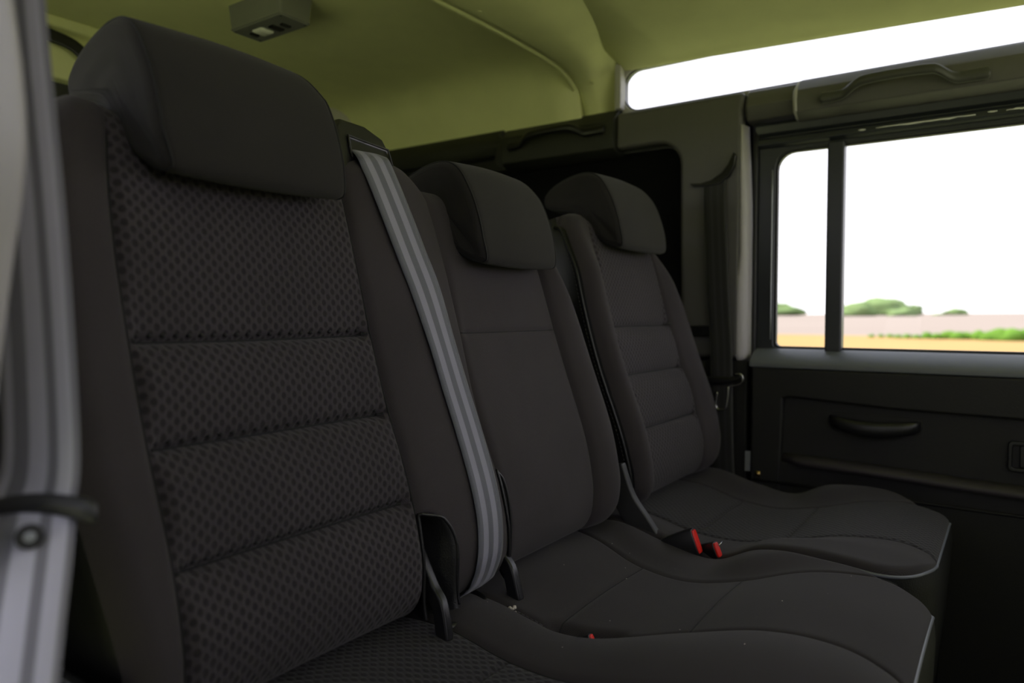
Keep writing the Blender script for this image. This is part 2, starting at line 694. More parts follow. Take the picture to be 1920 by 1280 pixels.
def section_rear():
    # half cross-section (x,z) far side: from the cantrail up the vaulted side to the roof
    far = [(1.700, 1.355), (1.690, 1.40), (1.672, 1.45), (1.645, 1.49), (1.600, 1.515), (1.52, 1.527), (1.40, 1.533), (1.2, 1.537), (.915, 1.54)]
    near = [(1.83 - x, z) for x, z in far[:-1]][::-1]
    return far + near


def section_front():
    far = [(1.718, 1.478), (1.705, 1.482), (1.685, 1.489), (1.655, 1.495), (1.60, 1.502), (1.50, 1.508), (1.35, 1.512), (1.15, 1.515), (.915, 1.516)]
    near = [(1.83 - x, z) for x, z in far[:-1]][::-1]
    near[-1] = (.12, 1.41)
    return far + near


def extr_section(sec, ys, dz=None):
    s = catmull([(a, 0, b) for a, b in sec], 5)
    P = np.zeros((len(ys), len(s), 3))
    for i, y in enumerate(ys):
        for j, p in enumerate(s):
            P[i, j] = (p.x, y, p.z + (dz(p.x, y) if dz else 0))
    return P


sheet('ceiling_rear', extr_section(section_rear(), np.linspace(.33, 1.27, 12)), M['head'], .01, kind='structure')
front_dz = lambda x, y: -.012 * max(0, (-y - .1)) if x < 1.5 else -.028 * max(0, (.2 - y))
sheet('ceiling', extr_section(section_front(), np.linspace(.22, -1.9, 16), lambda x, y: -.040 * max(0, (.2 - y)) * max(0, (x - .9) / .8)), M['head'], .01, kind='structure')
# roof bow: a wide band hanging below the headliner with rounded edges
bow_far = [(1.712, 1.352), (1.703, 1.385), (1.683, 1.425), (1.655, 1.448), (1.60, 1.466), (1.50, 1.474), (1.30, 1.476), (1.1, 1.472), (.915, 1.472)]
bow = bow_far + [(1.83 - x, z) for x, z in bow_far[:-1]][::-1]
bs = catmull([(a, 0, b) for a, b in bow], 6)
prof = [(.372, .05), (.360, .018), (.352, .006), (.343, .000), (.334, .002), (.330, .010), (.326, .002), (.31, .0), (.27, .0), (.240, 0.001), (.215, .003), (.190, .008), (.165, .015), (.135, .024), (.10, .033), (.06, .040), (.0, .046), (-.03, .055)]
P = np.zeros((len(prof), len(bs), 3))
for j, p in enumerate(bs):
    t = (bs[min(j + 1, len(bs) - 1)] - bs[max(j - 1, 0)]).normalized()
    nn = Vector((t.z, 0, -t.x))
    if nn.z < 0: nn = -nn
    if abs(nn.z) < .6: nn = Vector((.8 if p.x > .9 else -.8, 0, .6))
    side = min(1, abs(p.x - .915) / .75)
    for i, (y, d) in enumerate(prof):
        yy = y
        if y < .30:
            yy = .30 - (.30 - y) * (1 - .78 * side ** 3)
        q = p + nn.normalized() * d
        P[i, j] = (q.x, yy, q.z)
bowo = sheet('trim_1', P, M['head'], .004, kind='structure')
for (x, z) in ((1.21, 1.473), (1.36, 1.475), (1.66, 1.441)):
    link('screw_cap', disc_mesh('screw_cap', (x, .300 if x < 1.5 else .28, z), (0 if x < 1.5 else -.6, 0, -1), .006, .0015), M['head'], bowo)

# roof skin outside, keeps the sky out
tag(box('roof', (.06, -1.95, 1.60), (1.78, 1.35, 1.63), M['palegrey'], bevel=0), kind='structure')
for xx0, xx1 in ((.06, .10), (1.735, 1.76)):
    if xx0 > 1:
        tag(box('wall_roof_side', (xx0, .225, 1.36), (xx1, 1.35, 1.62), M['palegrey'], bevel=0), kind='structure')
        tag(box('wall_roof_side', (xx0 - .01, -1.95, 1.492), (xx1, .225, 1.62), M['palegrey'], bevel=0), kind='structure')
    else:
        tag(box('wall_roof_side', (xx0, -1.95, 1.37), (xx1, 1.35, 1.62), M['palegrey'], bevel=0), kind='structure')

# roof-side (alpine) window on the far side
al = rrect(-1.10, .222, 1.368, 1.476, .046)
al_o = rrect(-1.14, .245, 1.345, 1.50, .05)
awf = link('window_2', frame_mesh('window_2', al_o, al, 1.716, 1.735), M['palegrey'], bevel=.003)
tag(awf, kind='structure')
al_i = rrect(-1.096, .218, 1.372, 1.472, .042)
link('rubber_seal', frame_mesh('rubber_seal', al, al_i, 1.722, 1.738), M['frame'], awf, bevel=.001)
prism('pane', rrect(-1.10, .222, 1.37, 1.474, .032), 'x', 1.728, 1.732, M['glass'], awf)
# light reveal between headliner and alpine frame
me = box_mesh('window_reveal', (1.690, .215, 1.372), (1.722, .232, 1.49))
link('reveal', me, M['palegrey'], awf, bevel=.004)

# cantrail trim over the far door and the C pillar
def cantrail(name, y0, y1, mat, zt=1.366, zb=1.283, rr=.012, kind='structure', bulge=.0):
    sec = [(1.735, zt + .004), (1.705, zt + .002), (1.693, zt - .006), (1.680 - bulge, zt - .03), (1.676 - bulge, (zt + zb) / 2 - .005), (1.682 - bulge, zb + .012), (1.692, zb), (1.735, zb - .002)]
    rings = []
    for y, s in ((y0, .0), (y0 + (.004 if y1 > y0 else -.004), 1), (y1 - (.004 if y1 > y0 else -.004), 1), (y1, 0)):
        rings.append([(x + (0 if s else .004), y, z) for x, z in sec])
    o = link(name, loft(name, rings), mat, bevel=.004)
    o['kind'] = kind
    return o


c1 = cantrail('trim_2', -.105, -.215, M['pillar'], zt=1.362, zb=1.292)
c2 = cantrail('trim_3', -.218, -.66, M['pillar'], zt=1.366, zb=1.278, bulge=.014)
c3 = cantrail('trim_4', -.665, -1.15, M['pillar'])
c4_ = cantrail('trim_collar_glint', -.213, -.2235, M['palegrey'], zt=1.3655, zb=1.280, bulge=.0165)  # pale ring on the step, its highlight put into the colour
# grab handles: a flat bar that dips to two feet
def grab(name, x, y0, y1, z0, z1, drop, mat, label, depth=.030, flip=1):
    L = y1 - y0
    pts = []
    prof_ = [(0, 0, 0), (.10, 0, 0), (.19, .0, .15), (.27, .75, .8), (.33, 1, 1), (.5, 1.06, 1.05), (.68, 1, 1), (.76, .75, .8), (.84, .1, .2), (.9, 0, 0), (1, 0, 0)]
    rings = []
    P_ = catmull([(x - depth * (.25 + .75 * b), y0 + L * a, z0 + (z1 - z0) * a + drop * u) for a, u, b in prof_], 5)
    for i, p in enumerate(P_):
        a = i / (len(P_) - 1)
        hh = .0095 + .003 * abs(2 * a - 1)
        dd = .007
        e = min(1, (min(a, 1 - a) * 40) + .5)
        hh *= e
        rings.append([(p.x + dd * math.cos(t) , p.y, p.z + hh * math.sin(t)) for t in [2 * math.pi * k / 12 for k in range(12)]])
    o = link(name, loft(name, rings), mat)
    return tag(o, label, 'grab handle')


grab('grab_handle', 1.664, -.575, -.270, 1.306, 1.308, .019, M['grab'], 'dark grey grab handle on the trim above the side window')

# C pillar trim with the corner of the quarter-window opening cut in it
pts = [(-.098, .745), (-.098, 1.30), (-.103, 1.36), (.225, 1.36), (.225, 1.268), (.11, 1.268)]
for k in range(1, 7):
    a = rad(90 + 90 * k / 6)
    pts.append((.11 + .058 * math.cos(a), 1.21 + .058 * math.sin(a)))
pts += [(.050, 1.0), (.047, .86), (.040, .745)]
pil = prism('wall_pillar_trim', pts, 'x', 1.682, 1.716, M['pillar'], bevel=.012, segs=4)
pil['kind'] = 'structure'
# pillar front return, lit look painted in pale grey, widening towards the belt line
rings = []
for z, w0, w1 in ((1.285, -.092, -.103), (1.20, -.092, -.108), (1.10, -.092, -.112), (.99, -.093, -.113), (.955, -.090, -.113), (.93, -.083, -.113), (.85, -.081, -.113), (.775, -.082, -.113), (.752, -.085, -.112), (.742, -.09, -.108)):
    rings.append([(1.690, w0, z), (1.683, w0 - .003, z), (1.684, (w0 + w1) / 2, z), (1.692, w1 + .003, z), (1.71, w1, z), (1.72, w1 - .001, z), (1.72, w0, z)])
link('front_edge_lit', loft('front_edge_lit', rings), M['palegrey'], pil)
link('door_seal', tube_mesh('door_seal', [(1.716, -.121, z) for z in (.60, .8, 1.0, 1.2, 1.285)], .006), M['rubber'], pil)
# lower dark quarter trim, belt guide strap, door-latch striker
low = tag(prism('wall_quarter_lower', [(-.115, .0), (-.115, .742), (.09, .742), (.09, .0)], 'x', 1.690, 1.72, M['door'], bevel=.006), kind='structure')
strap = box('trim_clip', (1.668, -.035, .796), (1.684, .045, .822), M['black'], bevel=.003)
tag(strap, 'black strip clipped across the pillar beside the far belt', 'clip')

# blacked-out quarter window of the far side
qw = link('window_3', frame_mesh('window_3', rrect(-.02, 1.2, .62, 1.335, .03), rrect(.055, 1.12, .72, 1.262, .05), 1.722, 1.735), M['rubber'], bevel=.003)
tag(qw, kind='structure')
prism('pane', rrect(.04, 1.14, .70, 1.28, .05), 'x', 1.738, 1.743, M['blackpane'], qw)
# rear cantrail, its boxed handle mount and the handle
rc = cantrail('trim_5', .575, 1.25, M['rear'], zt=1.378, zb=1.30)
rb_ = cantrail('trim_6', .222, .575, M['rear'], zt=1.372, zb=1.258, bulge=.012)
link('end_cap', loft('end_cap', [[(1.668, .574, 1.262), (1.73, .574, 1.262), (1.73, .574, 1.366), (1.680, .574, 1.366)],
                                 [(1.672, .594, 1.272), (1.73, .594, 1.27), (1.73, .594, 1.36), (1.684, .594, 1.36)],
                                 [(1.690, .612, 1.29), (1.73, .612, 1.29), (1.73, .612, 1.35), (1.70, .612, 1.35)]]), M['dkgrey'], rb_, bevel=.004)
grab('grab_handle', 1.668, .245, .545, 1.318, 1.312, .016, M['black'], 'black grab handle on the dark trim of the load area')
tag(box('wall_cargo_side', (1.735, -.15, 0), (1.76, 1.3, .735), M['carpet'], bevel=0), kind='structure')
tag(box('wall_cargo_back', (1.75, -.12, .72), (1.77, 1.3, 1.345), M['carpet'], bevel=0), kind='structure')

# rear wall and its header
tag(box('wall_rear', (.08, 1.27, 0), (1.76, 1.30, 1.41), M['rear'], bevel=0), kind='structure')
hd = loft('trim_7', [[(x, 1.285, 1.60), (x, 1.20, 1.552), (x, 1.215, 1.515), (x, 1.235, 1.508), (x, 1.238, 1.494), (x, 1.226, 1.488), (x, 1.228, 1.44), (x, 1.245, 1.405), (x, 1.285, 1.40)] for x in (.12, .5, 1.0, 1.5, 1.70)])
hdr = tag(link('trim_7', hd, M['head'], bevel=.004), kind='structure')
rc2 = loft('corner_pillar', [[(1.62 + .03 * k / 6, 1.14 + .015 * k, 1.355 + .03 * k) for k in (0,)] ] * 2) if False else None
pts = [(1.57, 1.23), (1.60, 1.19), (1.64, 1.165), (1.70, 1.155), (1.72, 1.155), (1.72, 1.25), (1.57, 1.25)]
tag(prism('trim_8', pts, 'z', .75, 1.515, M['palegrey'], bevel=.01), kind='structure')
cordp = catmull([(.60, 1.215, 1.505), (.75, 1.212, 1.492), (.83, 1.21, 1.480), (.865, 1.208, 1.455), (.91, 1.208, 1.442), (1.0, 1.21, 1.435)], 6)
ro = ribbon('rear_strap', [tuple(p) for p in cordp[::3]], [(0, 0, 1)] * len(cordp[::3]), .030, M['black'], thick=.004)
tag(ro, 'black strap hanging across the rear header behind the near headrest', 'strap')

# near side behind the door opening: wall with a quarter window
nw_ = link('window_4', frame_mesh('window_4', rrect(-.02, 1.27, .60, 1.40, .02), rrect(.10, 1.12, .80, 1.26, .05), .10, .125), M['palegrey'], bevel=.003)
tag(nw_, kind='structure')
prism('pane', rrect(.09, 1.13, .79, 1.27, .05), 'x', .108, .112, M['glass'], nw_)
tag(box('wall_near_side', (.10, -.02, 0), (.125, 1.27, .60), M['carpet'], bevel=0), kind='structure')
tag(box('near_front_blocker', (.08, -1.9, 0), (.11, -1.08, .42), M['carpet'], bevel=0), kind='structure')  # unseen low wall, put back to keep grass light off the skirts
# half-open near door, unseen behind the lens, added to cut the side light
nd = bpy.data.objects.new('door_blocker', None)
COL.objects.link(nd)
nd.location = (.08, -1.04, 0)
tag(nd, kind='structure')
ddx, ddy = -.42, .80
dl = math.hypot(ddx, ddy)
ux, uy = ddx / dl, ddy / dl
def dpanel(name, a0, a1, z0, z1, th, mat):
    vv = []
    for z in (z0, z1):
        for a, b in ((a0, -th), (a1, -th), (a1, th), (a0, th)):
            vv.append((.06 + ux * a - uy * b, -1.04 + uy * a + ux * b, z))
    me_ = pydata(name, vv, [(3, 2, 1, 0), (4, 5, 6, 7), (0, 1, 5, 4), (1, 2, 6, 5), (2, 3, 7, 6), (3, 0, 4, 7)])
    link(name, me_, mat, nd, bevel=.006)
dpanel('blocker_panel', 0, .86, .02, .80, .03, M['door'])
dpanel('blocker_post', 0, .05, .80, 1.28, .015, M['frame'])
dpanel('blocker_post', .81, .86, .80, 1.28, .015, M['frame'])
dpanel('blocker_rail', .05, .81, 1.23, 1.28, .015, M['frame'])
dpanel('pane', .05, .81, .80, 1.23, .002, M['light_cut'])
tag(box('wall_near_header', (.07, -1.9, 1.30), (.12, -.02, 1.42), M['palegrey'], bevel=0), kind='structure')
tag(box('wall_near_pillar', (.08, -1.08, .80), (.12, -1.0, 1.30), M['palegrey'], bevel=0), kind='structure')
# front bulkhead below the windscreen; unseen front-seat block added to hold back its light
tag(box('wall_front', (.08, -1.95, 0), (1.76, -1.9, .80), M['carpet'], bevel=0), kind='structure')
tag(box('front_seat_blocker', (.25, -1.30, 0), (1.62, -1.14, .86), M['carpet'], bevel=.03), kind='structure')

# ------------------------------------------------------------------ far door
door = bpy.data.objects.new('door_1', None)
COL.objects.link(door)
door.location = (1.70, -.60, 0)
tag(door, kind='structure')
wo = rrect(-1.02, -.125, .745, 1.262, (.03, .03, .01, .01))
wi = rrect(-.97, -.163, .770, 1.222, (.04, .04, .012, .012))
link('window_frame', frame_mesh('window_frame', wo, wi, 1.722, 1.748), M['frame'], door, bevel=.003)
wi2 = rrect(-.975, -.158, .765, 1.227, (.044, .044, .014, .014))
wi3 = rrect(-.965, -.168, .775, 1.217, (.037, .037, .010, .010))
link('rubber_seal', frame_mesh('rubber_seal', wi2, wi3, 1.728, 1.742), M['rubber'], door, bevel=.001)
link('chrome_bead', tube_mesh('chrome_bead', [(1.7205, -.1575, z) for z in np.linspace(.79, 1.18, 9)], .0014, 8), M['zinc'], door)
box('divider', (1.712, -.311, .765), (1.745, -.276, 1.228), M['frame'], door, bevel=.005)
prism('pane', rrect(-.29, -.162, .768, 1.224, .012), 'x', 1.734, 1.738, M['glass'], door)
prism('pane', rrect(-.98, -.285, .768, 1.224, .012), 'x', 1.740, 1.744, M['glass'], door)
# channel above the window with the worn pale runner
up = loft('upper_rail', [[(1.748, y, 1.29), (1.714, y, 1.288), (1.708, y, 1.280), (1.712, y, 1.262), (1.724, y, 1.256), (1.714, y, 1.250), (1.712, y, 1.238), (1.724, y, 1.228), (1.748, y, 1.225)] for y in (-.12, -.5, -1.05)])
link('upper_rail', up, M['frame'], door, bevel=.002)
for (ya, yb, zz) in ((-.338, -.352, 1.2425), (-.372, -.550, 1.2430), (-.57, -.585, 1.2450), (-.60, -.66, 1.2440)):
    n_ = 12
    pp = [(1.7105, ya + (yb - ya) * k / n_, zz + .0012 * noise.noise(Vector((k * 1.7, ya * 9, 0)))) for k in range(n_ + 1)]
    link('worn_paint', tube_mesh('worn_paint', pp, [.0008 + .0012 * abs(noise.noise(Vector((k * 2.3, yb * 5, 1)))) + (.0006 if 2 < k < 10 else 0) for k in range(n_ + 1)], 6), M['lens'], door)
# sill
sl = loft('sill', [[(1.748, y, .772), (1.722, y, .770), (1.712, y, .767), (1.680, y, .748), (1.672, y, .738), (1.672, y, .728), (1.748, y, .726)] for y in (-.123, -.13, -.6, -1.05)])
link('sill', sl, M['sill'], door, bevel=.003)
# door card: upper part, recessed field, ledge, lower part
def card(name, z0, z1, x, mat, y0=-.128, y1=-1.06, bevel=.005):
    return prism(name, [(y0, z0), (y0, z1), (y1, z1), (y1, z0)], 'x', x, 1.745, mat, door, bevel=bevel)


cp = [(-.128, .728), (-1.06, .728), (-1.06, .640), (-.62, .648), (-.42, .652), (-.215, .664), (-.20, .660), (-.195, .45), (-.128, .45)]
prism('upper_card', cp, 'x', 1.672, 1.745, M['door'], door, bevel=.006)
card('recess_panel', .505, .70, 1.688, M['door'], y0=-.185, bevel=0)
# ledge (map-pocket lip) falling toward the front
lg = []
for y, z in ((-.192, .533), (-.25, .533), (-.40, .528), (-.55, .520), (-.80, .512), (-1.06, .508)):
    k = min(1, (-.19 - y) / .05)
    lg.append([(1.692, y, z + .004), (1.690 - .030 * k, y, z), (1.686 - .034 * k, y, z - .006), (1.686 - .034 * k, y, z - .016), (1.692, y, z - .018)])
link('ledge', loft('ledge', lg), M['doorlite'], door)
card('lower_card', .0, .518, 1.676, M['door'], y0=-.128, bevel=.006)
link('lower_bead', tube_mesh('lower_bead', [(1.674, y, .470 - .012 * (-y - .13)) for y in (-.135, -.4, -.7, -1.05)], .0035, 8), M['door'], door)
# pull handle and winder bezel are separate things on the card
ph = []
for k in range(25):
    a = k / 24
    y = -.296 - .174 * a
    s = math.sin(math.pi * a) ** .30 if 0 < a < 1 else 0
    xx = 1.688 - .030 * s
    zz = .620 - .012 * math.sin(math.pi * a)
    hh = .010 + .007 * math.sin(math.pi * a) ** .5 if 0 < a < 1 else .009
    ph.append([(xx + .008 * math.cos(t), y, zz + hh * math.sin(t)) for t in [2 * math.pi * q / 12 for q in range(12)]])
hnd = tag(link('door_pull', loft('door_pull', ph), M['black']), 'black curved pull handle on the door card below the side window', 'handle')
prism('recess_plate', rrect(-.474, -.292, .600, .636, .016), 'x', 1.6865, 1.692, M['door'], hnd, bevel=.002)
bz = link('ashtray', frame_mesh('ashtray', rrect(-.69, -.617, .548, .606, .008), rrect(-.683, -.624, .555, .599, .005), 1.676, 1.690), M['black'], bevel=.002)
tag(bz, 'small black framed ashtray set in the door card at the right edge', 'ashtray')
prism('lid', rrect(-.682, -.636, .556, .598, .004), 'x', 1.681, 1.690, M['black'], bz, bevel=.002)
# striker plate and catch on the pillar
st = box('door_striker', (1.680, -.131, .485), (1.690, -.114, .532), M['zinc'], bevel=.0015)
tag(st, 'zinc door striker plate on the door pillar beside the far seat', 'striker')
link('striker_pin', tube_mesh('striker_pin', [(1.682, -.128, .500), (1.678, -.142, .500), (1.678, -.15, .497)], .0045, 10), M['zinc'], st)
link('catch', tube_mesh('catch', [(1.676, -.146, .490), (1.676, -.147, .478)], .007, 12), M['brass'], st)

# ================================================================== seats
RA = rad(14.8)
SA, CA = math.sin(RA), math.cos(RA)


def BK(x, h, d):
    return Vector((x, -.0925 + h * SA - d * CA, .48 + h * CA + d * SA))


def BKa(X, H, Dp):
    return np.stack([X, -.0925 + H * SA - Dp * CA, .48 + H * CA + Dp * SA], -1)


def CUa(X, Sv, E):
    return np.stack([X, -Sv, .50 + E], -1)


def seq(anchors, step, edge=.03):
    """positions between anchors about step apart; returns list and anchor indices"""
    out = [anchors[0]]
    idx = [0]
    for a, b in zip(anchors[:-1], anchors[1:]):
        n = max(1, int(round(abs(b - a) / step)))
        for k in range(1, n + 1):
            out.append(a + (b - a) * k / n)
        idx.append(len(out) - 1)
    return np.array(out), idx


def roll(e, r):
    e = np.clip(e, 0, r)
    return r - np.sqrt(np.maximum(r * r - (r - e) ** 2, 0))


def roll2(ex, ey, rx, ry):
    a = np.clip(1 - ex / rx, 0, 1)
    b = np.clip(1 - ey / ry, 0, 1)
    q = np.clip(np.sqrt(a * a + b * b), 0, 1)
    return (1 - np.sqrt(1 - q * q))


def ease_cols(u, n):
    """put extra samples close to 0 and 1 of a normalised coordinate list"""
    ext = [(1 - math.cos(math.pi / 2 * k / n)) for k in range(n + 1)]
    return ext


def seat_surface(x_anchor_fns, row_fn, v_rows, disp, frame, thick, rx, ry_top, ry_bot, step=.004, ref=None, pad=5):
    """x_anchor_fns: list of functions of v -> x, first/last are the outline.  v_rows in metres.
    returns P, UV, and column anchor indices (shifted for pads)"""
    va = v_rows
    refx = [f(np.array([ref]))[0] for f in x_anchor_fns]
    cols_t, cidx = seq(list(range(len(refx))), 1)  # placeholder
    t_list = [0.0]
    idx = [0]
    for k in range(len(refx) - 1):
        wd = refx[k + 1] - refx[k]
        if k == 0:
            m = 7
            first = [rx / wd * (1 - math.cos(math.pi / 2 * q / m)) for q in range(1, m + 1)]
            rest = wd * (1 - rx / wd)
            n = max(1, int(round(rest / step)))
            ts = first + [rx / wd + (1 - rx / wd) * q / n for q in range(1, n + 1)]
        elif k == len(refx) - 2:
            m = 7
            n = max(1, int(round((wd - rx) / step)))
            ts = [(1 - rx / wd) * q / n for q in range(1, n + 1)]
            ts += [1 - rx / wd * (1 - math.sin(math.pi / 2 * q / m)) for q in range(1, m + 1)]
        else:
            n = max(1, int(round(wd / step)))
            ts = [q / n for q in range(1, n + 1)]
        t_list += [k + t for t in ts]
        idx.append(len(t_list) - 1)
    T = np.array(t_list)
    V = np.array(va)
    A = np.stack([f(V) for f in x_anchor_fns], 1)   # rows x anchors
    ki = np.minimum(T.astype(int), len(refx) - 2)
    fr = T - ki
    X = A[:, ki] * (1 - fr)[None] + A[:, ki + 1] * fr[None]
    Vg = np.repeat(V[:, None], len(T), 1)
    Hh = row_fn(X, Vg)
    vmin, vmax = Hh.min(0, keepdims=True), Hh.max(0, keepdims=True)
    ex = np.minimum(X - A[:, :1], A[:, -1:] - X)
    e_top = vmax - Hh
    e_bot = Hh - vmin
    q1 = roll2(ex, np.minimum(e_top * (rx / ry_top), e_bot * (rx / ry_bot)), rx, rx)
    return X, Hh, q1, idx, T


def finish_surface(X, H, Dp, thick, frame, padn=5):
    """add side pads to make the front sheet a box-like shell"""
    R, C = X.shape
    # column pads
    ks = np.linspace(0, 1, padn + 1)[1:]
    def padcols(edge):
        return [edge + (-thick - edge) * k for k in ks]
    XL = [X[:, :1]] * padn
    HL = [H[:, :1]] * padn
    DL = padcols(Dp[:, :1])
    XR = [X[:, -1:]] * padn
    HR = [H[:, -1:]] * padn
    DR = padcols(Dp[:, -1:])
    X2 = np.concatenate(XL[::-1] + [X] + XR, 1)
    H2 = np.concatenate(HL[::-1] + [H] + HR, 1)
    D2 = np.concatenate(DL[::-1] + [Dp] + DR, 1)
    # row pads
    def rows(a, k): return a
    XB = [X2[:1]] * padn
    HB = [H2[:1]] * padn
    DB = [np.minimum(D2[:1], D2[:1] + (-thick - D2[:1]) * k) for k in ks]
    XT = [X2[-1:]] * padn
    HT = [H2[-1:]] * padn
    DT = [np.minimum(D2[-1:], D2[-1:] + (-thick - D2[-1:]) * k) for k in ks]
    X3 = np.concatenate(XB[::-1] + [X2] + XT, 0)
    H3 = np.concatenate(HB[::-1] + [H2] + HT, 0)
    D3 = np.concatenate(DB[::-1] + [D2] + DT, 0)
    return X3, H3, D3


def rows_list(anchors, step):
    return seq(anchors, step)


def const(c):
    return lambda v: np.full(np.shape(v), float(c))


def ctl(xs, ys):
    return lambda v: itp(v, xs, ys)


def rowlist(lo, hi, marks, r0, r1, step=.004, m1=7):
    """rows from lo to hi with marks hit exactly and ends clustered"""
    m = 7
    out = [lo + r0 * (1 - math.cos(math.pi / 2 * q / m)) for q in range(m + 1)]
    an = [lo + r0] + [k for k in marks if lo + r0 < k < hi - r1] + [hi - r1]
    for a, b in zip(an[:-1], an[1:]):
        n = max(1, int(round((b - a) / step)))
        out += [a + (b - a) * k / n for k in range(1, n + 1)]
    out += [hi - r1 * (1 - math.sin(math.pi / 2 * q / m1)) for q in range(1, m1 + 1)]
    return np.array(out)


def nearest(arr, v):
    return int(np.argmin(np.abs(np.asarray(arr) - v)))


def back_mesh(part_root, name, anchors, zones, seams, top_fn, bottom, disp, thick, rx=.03, body_label=None):
    """zones: list of (col anchor a, b, material, list of h marks splitting it, part name)"""
    allmarks = sorted(set([s for z in zones for s in z[3]]))
    V = rowlist(bottom, .585, allmarks, .035, .035)
    rowf = lambda X, Vg: np.where(Vg > .40, .40 + (Vg - .40) * (top_fn(X) - .40) / (.585 - .40), Vg)
    X, H, q, idx, T = seat_surface(anchors, rowf, V, None, None, thick, rx, .035, .035, ref=.30)
    D_ = disp(X, H, V) - q * .036
    X3, H3, D3 = finish_surface(X, H, D_, thick, None)
    P = BKa(X3, H3, D3)
    UV = np.stack([X3, H3 - .4 * (D3 - np.maximum(D3, -.03))], -1)
    R, C = X3.shape
    pad = 5
    mask = np.ones((R - 1, C - 1), bool)
    side = np.zeros_like(mask)
    side[:, :pad + 2] = True
    side[:, C - 1 - pad - 2:] = True
    body = mask & ~side
    pieces = []
    for (a, b, mat, marks, pn) in zones:
        c0, c1 = idx[a] + pad, idx[b] + pad
        hs = [V[0]] + list(marks) + [V[-1]]
        for h0, h1 in zip(hs[:-1], hs[1:]):
            r0 = nearest(V, h0) + pad if h0 > V[0] else 3 + pad
            r1 = nearest(V, h1) + pad if h1 < V[-1] else len(V) - 4 + pad
            mk = np.zeros_like(mask)
            mk[r0:r1, c0:c1] = True
            body &= ~mk
            pieces.append((pn, mk, mat))
    bo = link(name, sub_mesh(name, P, UV, body), M['fabric'], part_root)
    for half in (0, 1):
        sm = side.copy()
        if half: sm[:, :C // 2] = False
        else: sm[:, C // 2:] = False
        link('side_lining', sub_mesh('side_lining', P, UV, sm), M['leather'], bo, label='black leatherette side of the backrest')
    for pn, mk, mat in pieces:
        link(pn, sub_mesh(pn, P, UV, mk), mat, bo)
    # closed back shell (slightly inside the rim)
    rim = [tuple(P[i, 0]) for i in range(R)] + [tuple(P[R - 1, j]) for j in range(1, C)] + [tuple(P[i, C - 1]) for i in range(R - 2, -1, -1)] + [tuple(P[0, j]) for j in range(C - 2, 0, -1)]
    cen = tuple(P[:, :].mean((0, 1)) + np.array([0, .06 * CA, -.06 * SA]))
    cpt = BKa(np.array(X.mean()), np.array(.30), np.array(-thick - .01))
    n = len(rim)
    me = pydata('back_shell', rim + [tuple(cpt)], [(i, (i + 1) % n, n) for i in range(n)])
    link('back_shell', me, M['carpet'], bo, smooth=False)
    return bo, (X, H, D_, V, idx)


SEAMS = [.159, .264, .360]


def groove(x, c, wd, dp):
    return -dp * np.exp(-((x - c) / wd) ** 2)


def puff(H, marks, lo, hi, amp):
    m = [lo] + marks + [hi]
    out = np.zeros_like(H)
    for a, b in zip(m[:-1], m[1:]):
        t = np.clip((H - a) / (b - a), 0, 1)
        out += np.where((H >= a) & (H < b), amp * np.sin(np.pi * t ** 1.25) ** .7, 0)
    return out


# ---- double seat -----------------------------------------------------------
dbl = empty('double_seat', (.68, -.25, .17), 'wide charcoal rear seat for two with dimpled near backrest and plain middle backrest', 'car seat')
iL1 = ctl([0, .1, .3, .5, .6], [.322, .324, .322, .326, .338])
iR1 = ctl([0, .1, .3, .45, .6], [.612, .612, .606, .604, .600])
iL2 = ctl([0, .1, .2, .36, .5, .6], [.785, .782, .768, .770, .762, .745])
iR2 = ctl([0, .1, .2, .36, .5, .6], [1.010, 1.022, 1.025, 1.018, 1.000, .975])
oL = ctl([0, .08, .2, .4, .52, .6], [.292, .280, .262, .258, .268, .285])
oR = ctl([.02, .06, .15, .3, .42, .50, .56, .6], [1.070, 1.092, 1.104, 1.100, 1.075, 1.042, 1.005, .985])


def dbl_disp(X, H, V=None):
    l1, r1, l2, r2 = iL1(H), iR1(H), iL2(H), iR2(H)
    d = np.zeros_like(X)
    # insert one
    in1 = sstep(0, .012, X - l1) * sstep(0, .012, r1 - X)
    d += in1 * (puff(H, SEAMS, .02, .585, .013) - .008 + .006 * np.sin(np.clip((X - l1) / (r1 - l1), 0, 1) * np.pi) * -1)
    for s in SEAMS:
        d += in1 * groove(H, s, .0045, .009)
    # bolsters
    d += np.where(X < l1, .007 * np.sin(np.clip((l1 - X) / .06, 0, 1) * np.pi * .6), 0)
    t = np.clip((X - r1) / (l2 - r1), 0, 1)
    d += np.where((X > r1) & (X < l2), .016 * np.sin(np.pi * t) ** .7, 0)
    # insert two: hardly padded, one seam
    in2 = sstep(0, .015, X - l2) * sstep(0, .015, r2 - X)
    d += in2 * (puff(H, [.356], .02, .585, .004) - .002)
    d += in2 * groove(H, .356, .003, .003)
    t2 = np.clip((X - r2) / .09, 0, 1)
    d += np.where(X > r2, .020 * np.sin(np.pi * t2) ** .8, 0)
    for c in (l1, r1, l2, r2):
        d += groove(X, c, .0035, .004)
    # lower lumbar swell
    d += .010 * np.exp(-((H - .16) / .10) ** 2)
    # the bottom of the cushion tucks under
    d -= .010 * sstep(.10, .03, H)
    # slots for the hinge brackets
    q1 = slot_mask(X, H, .6330, .0195, .028, .142)
    d -= .040 * q1
    q2 = slot_mask(X, H, .776, .007, .028, .165)
    d -= .020 * q2
    return d


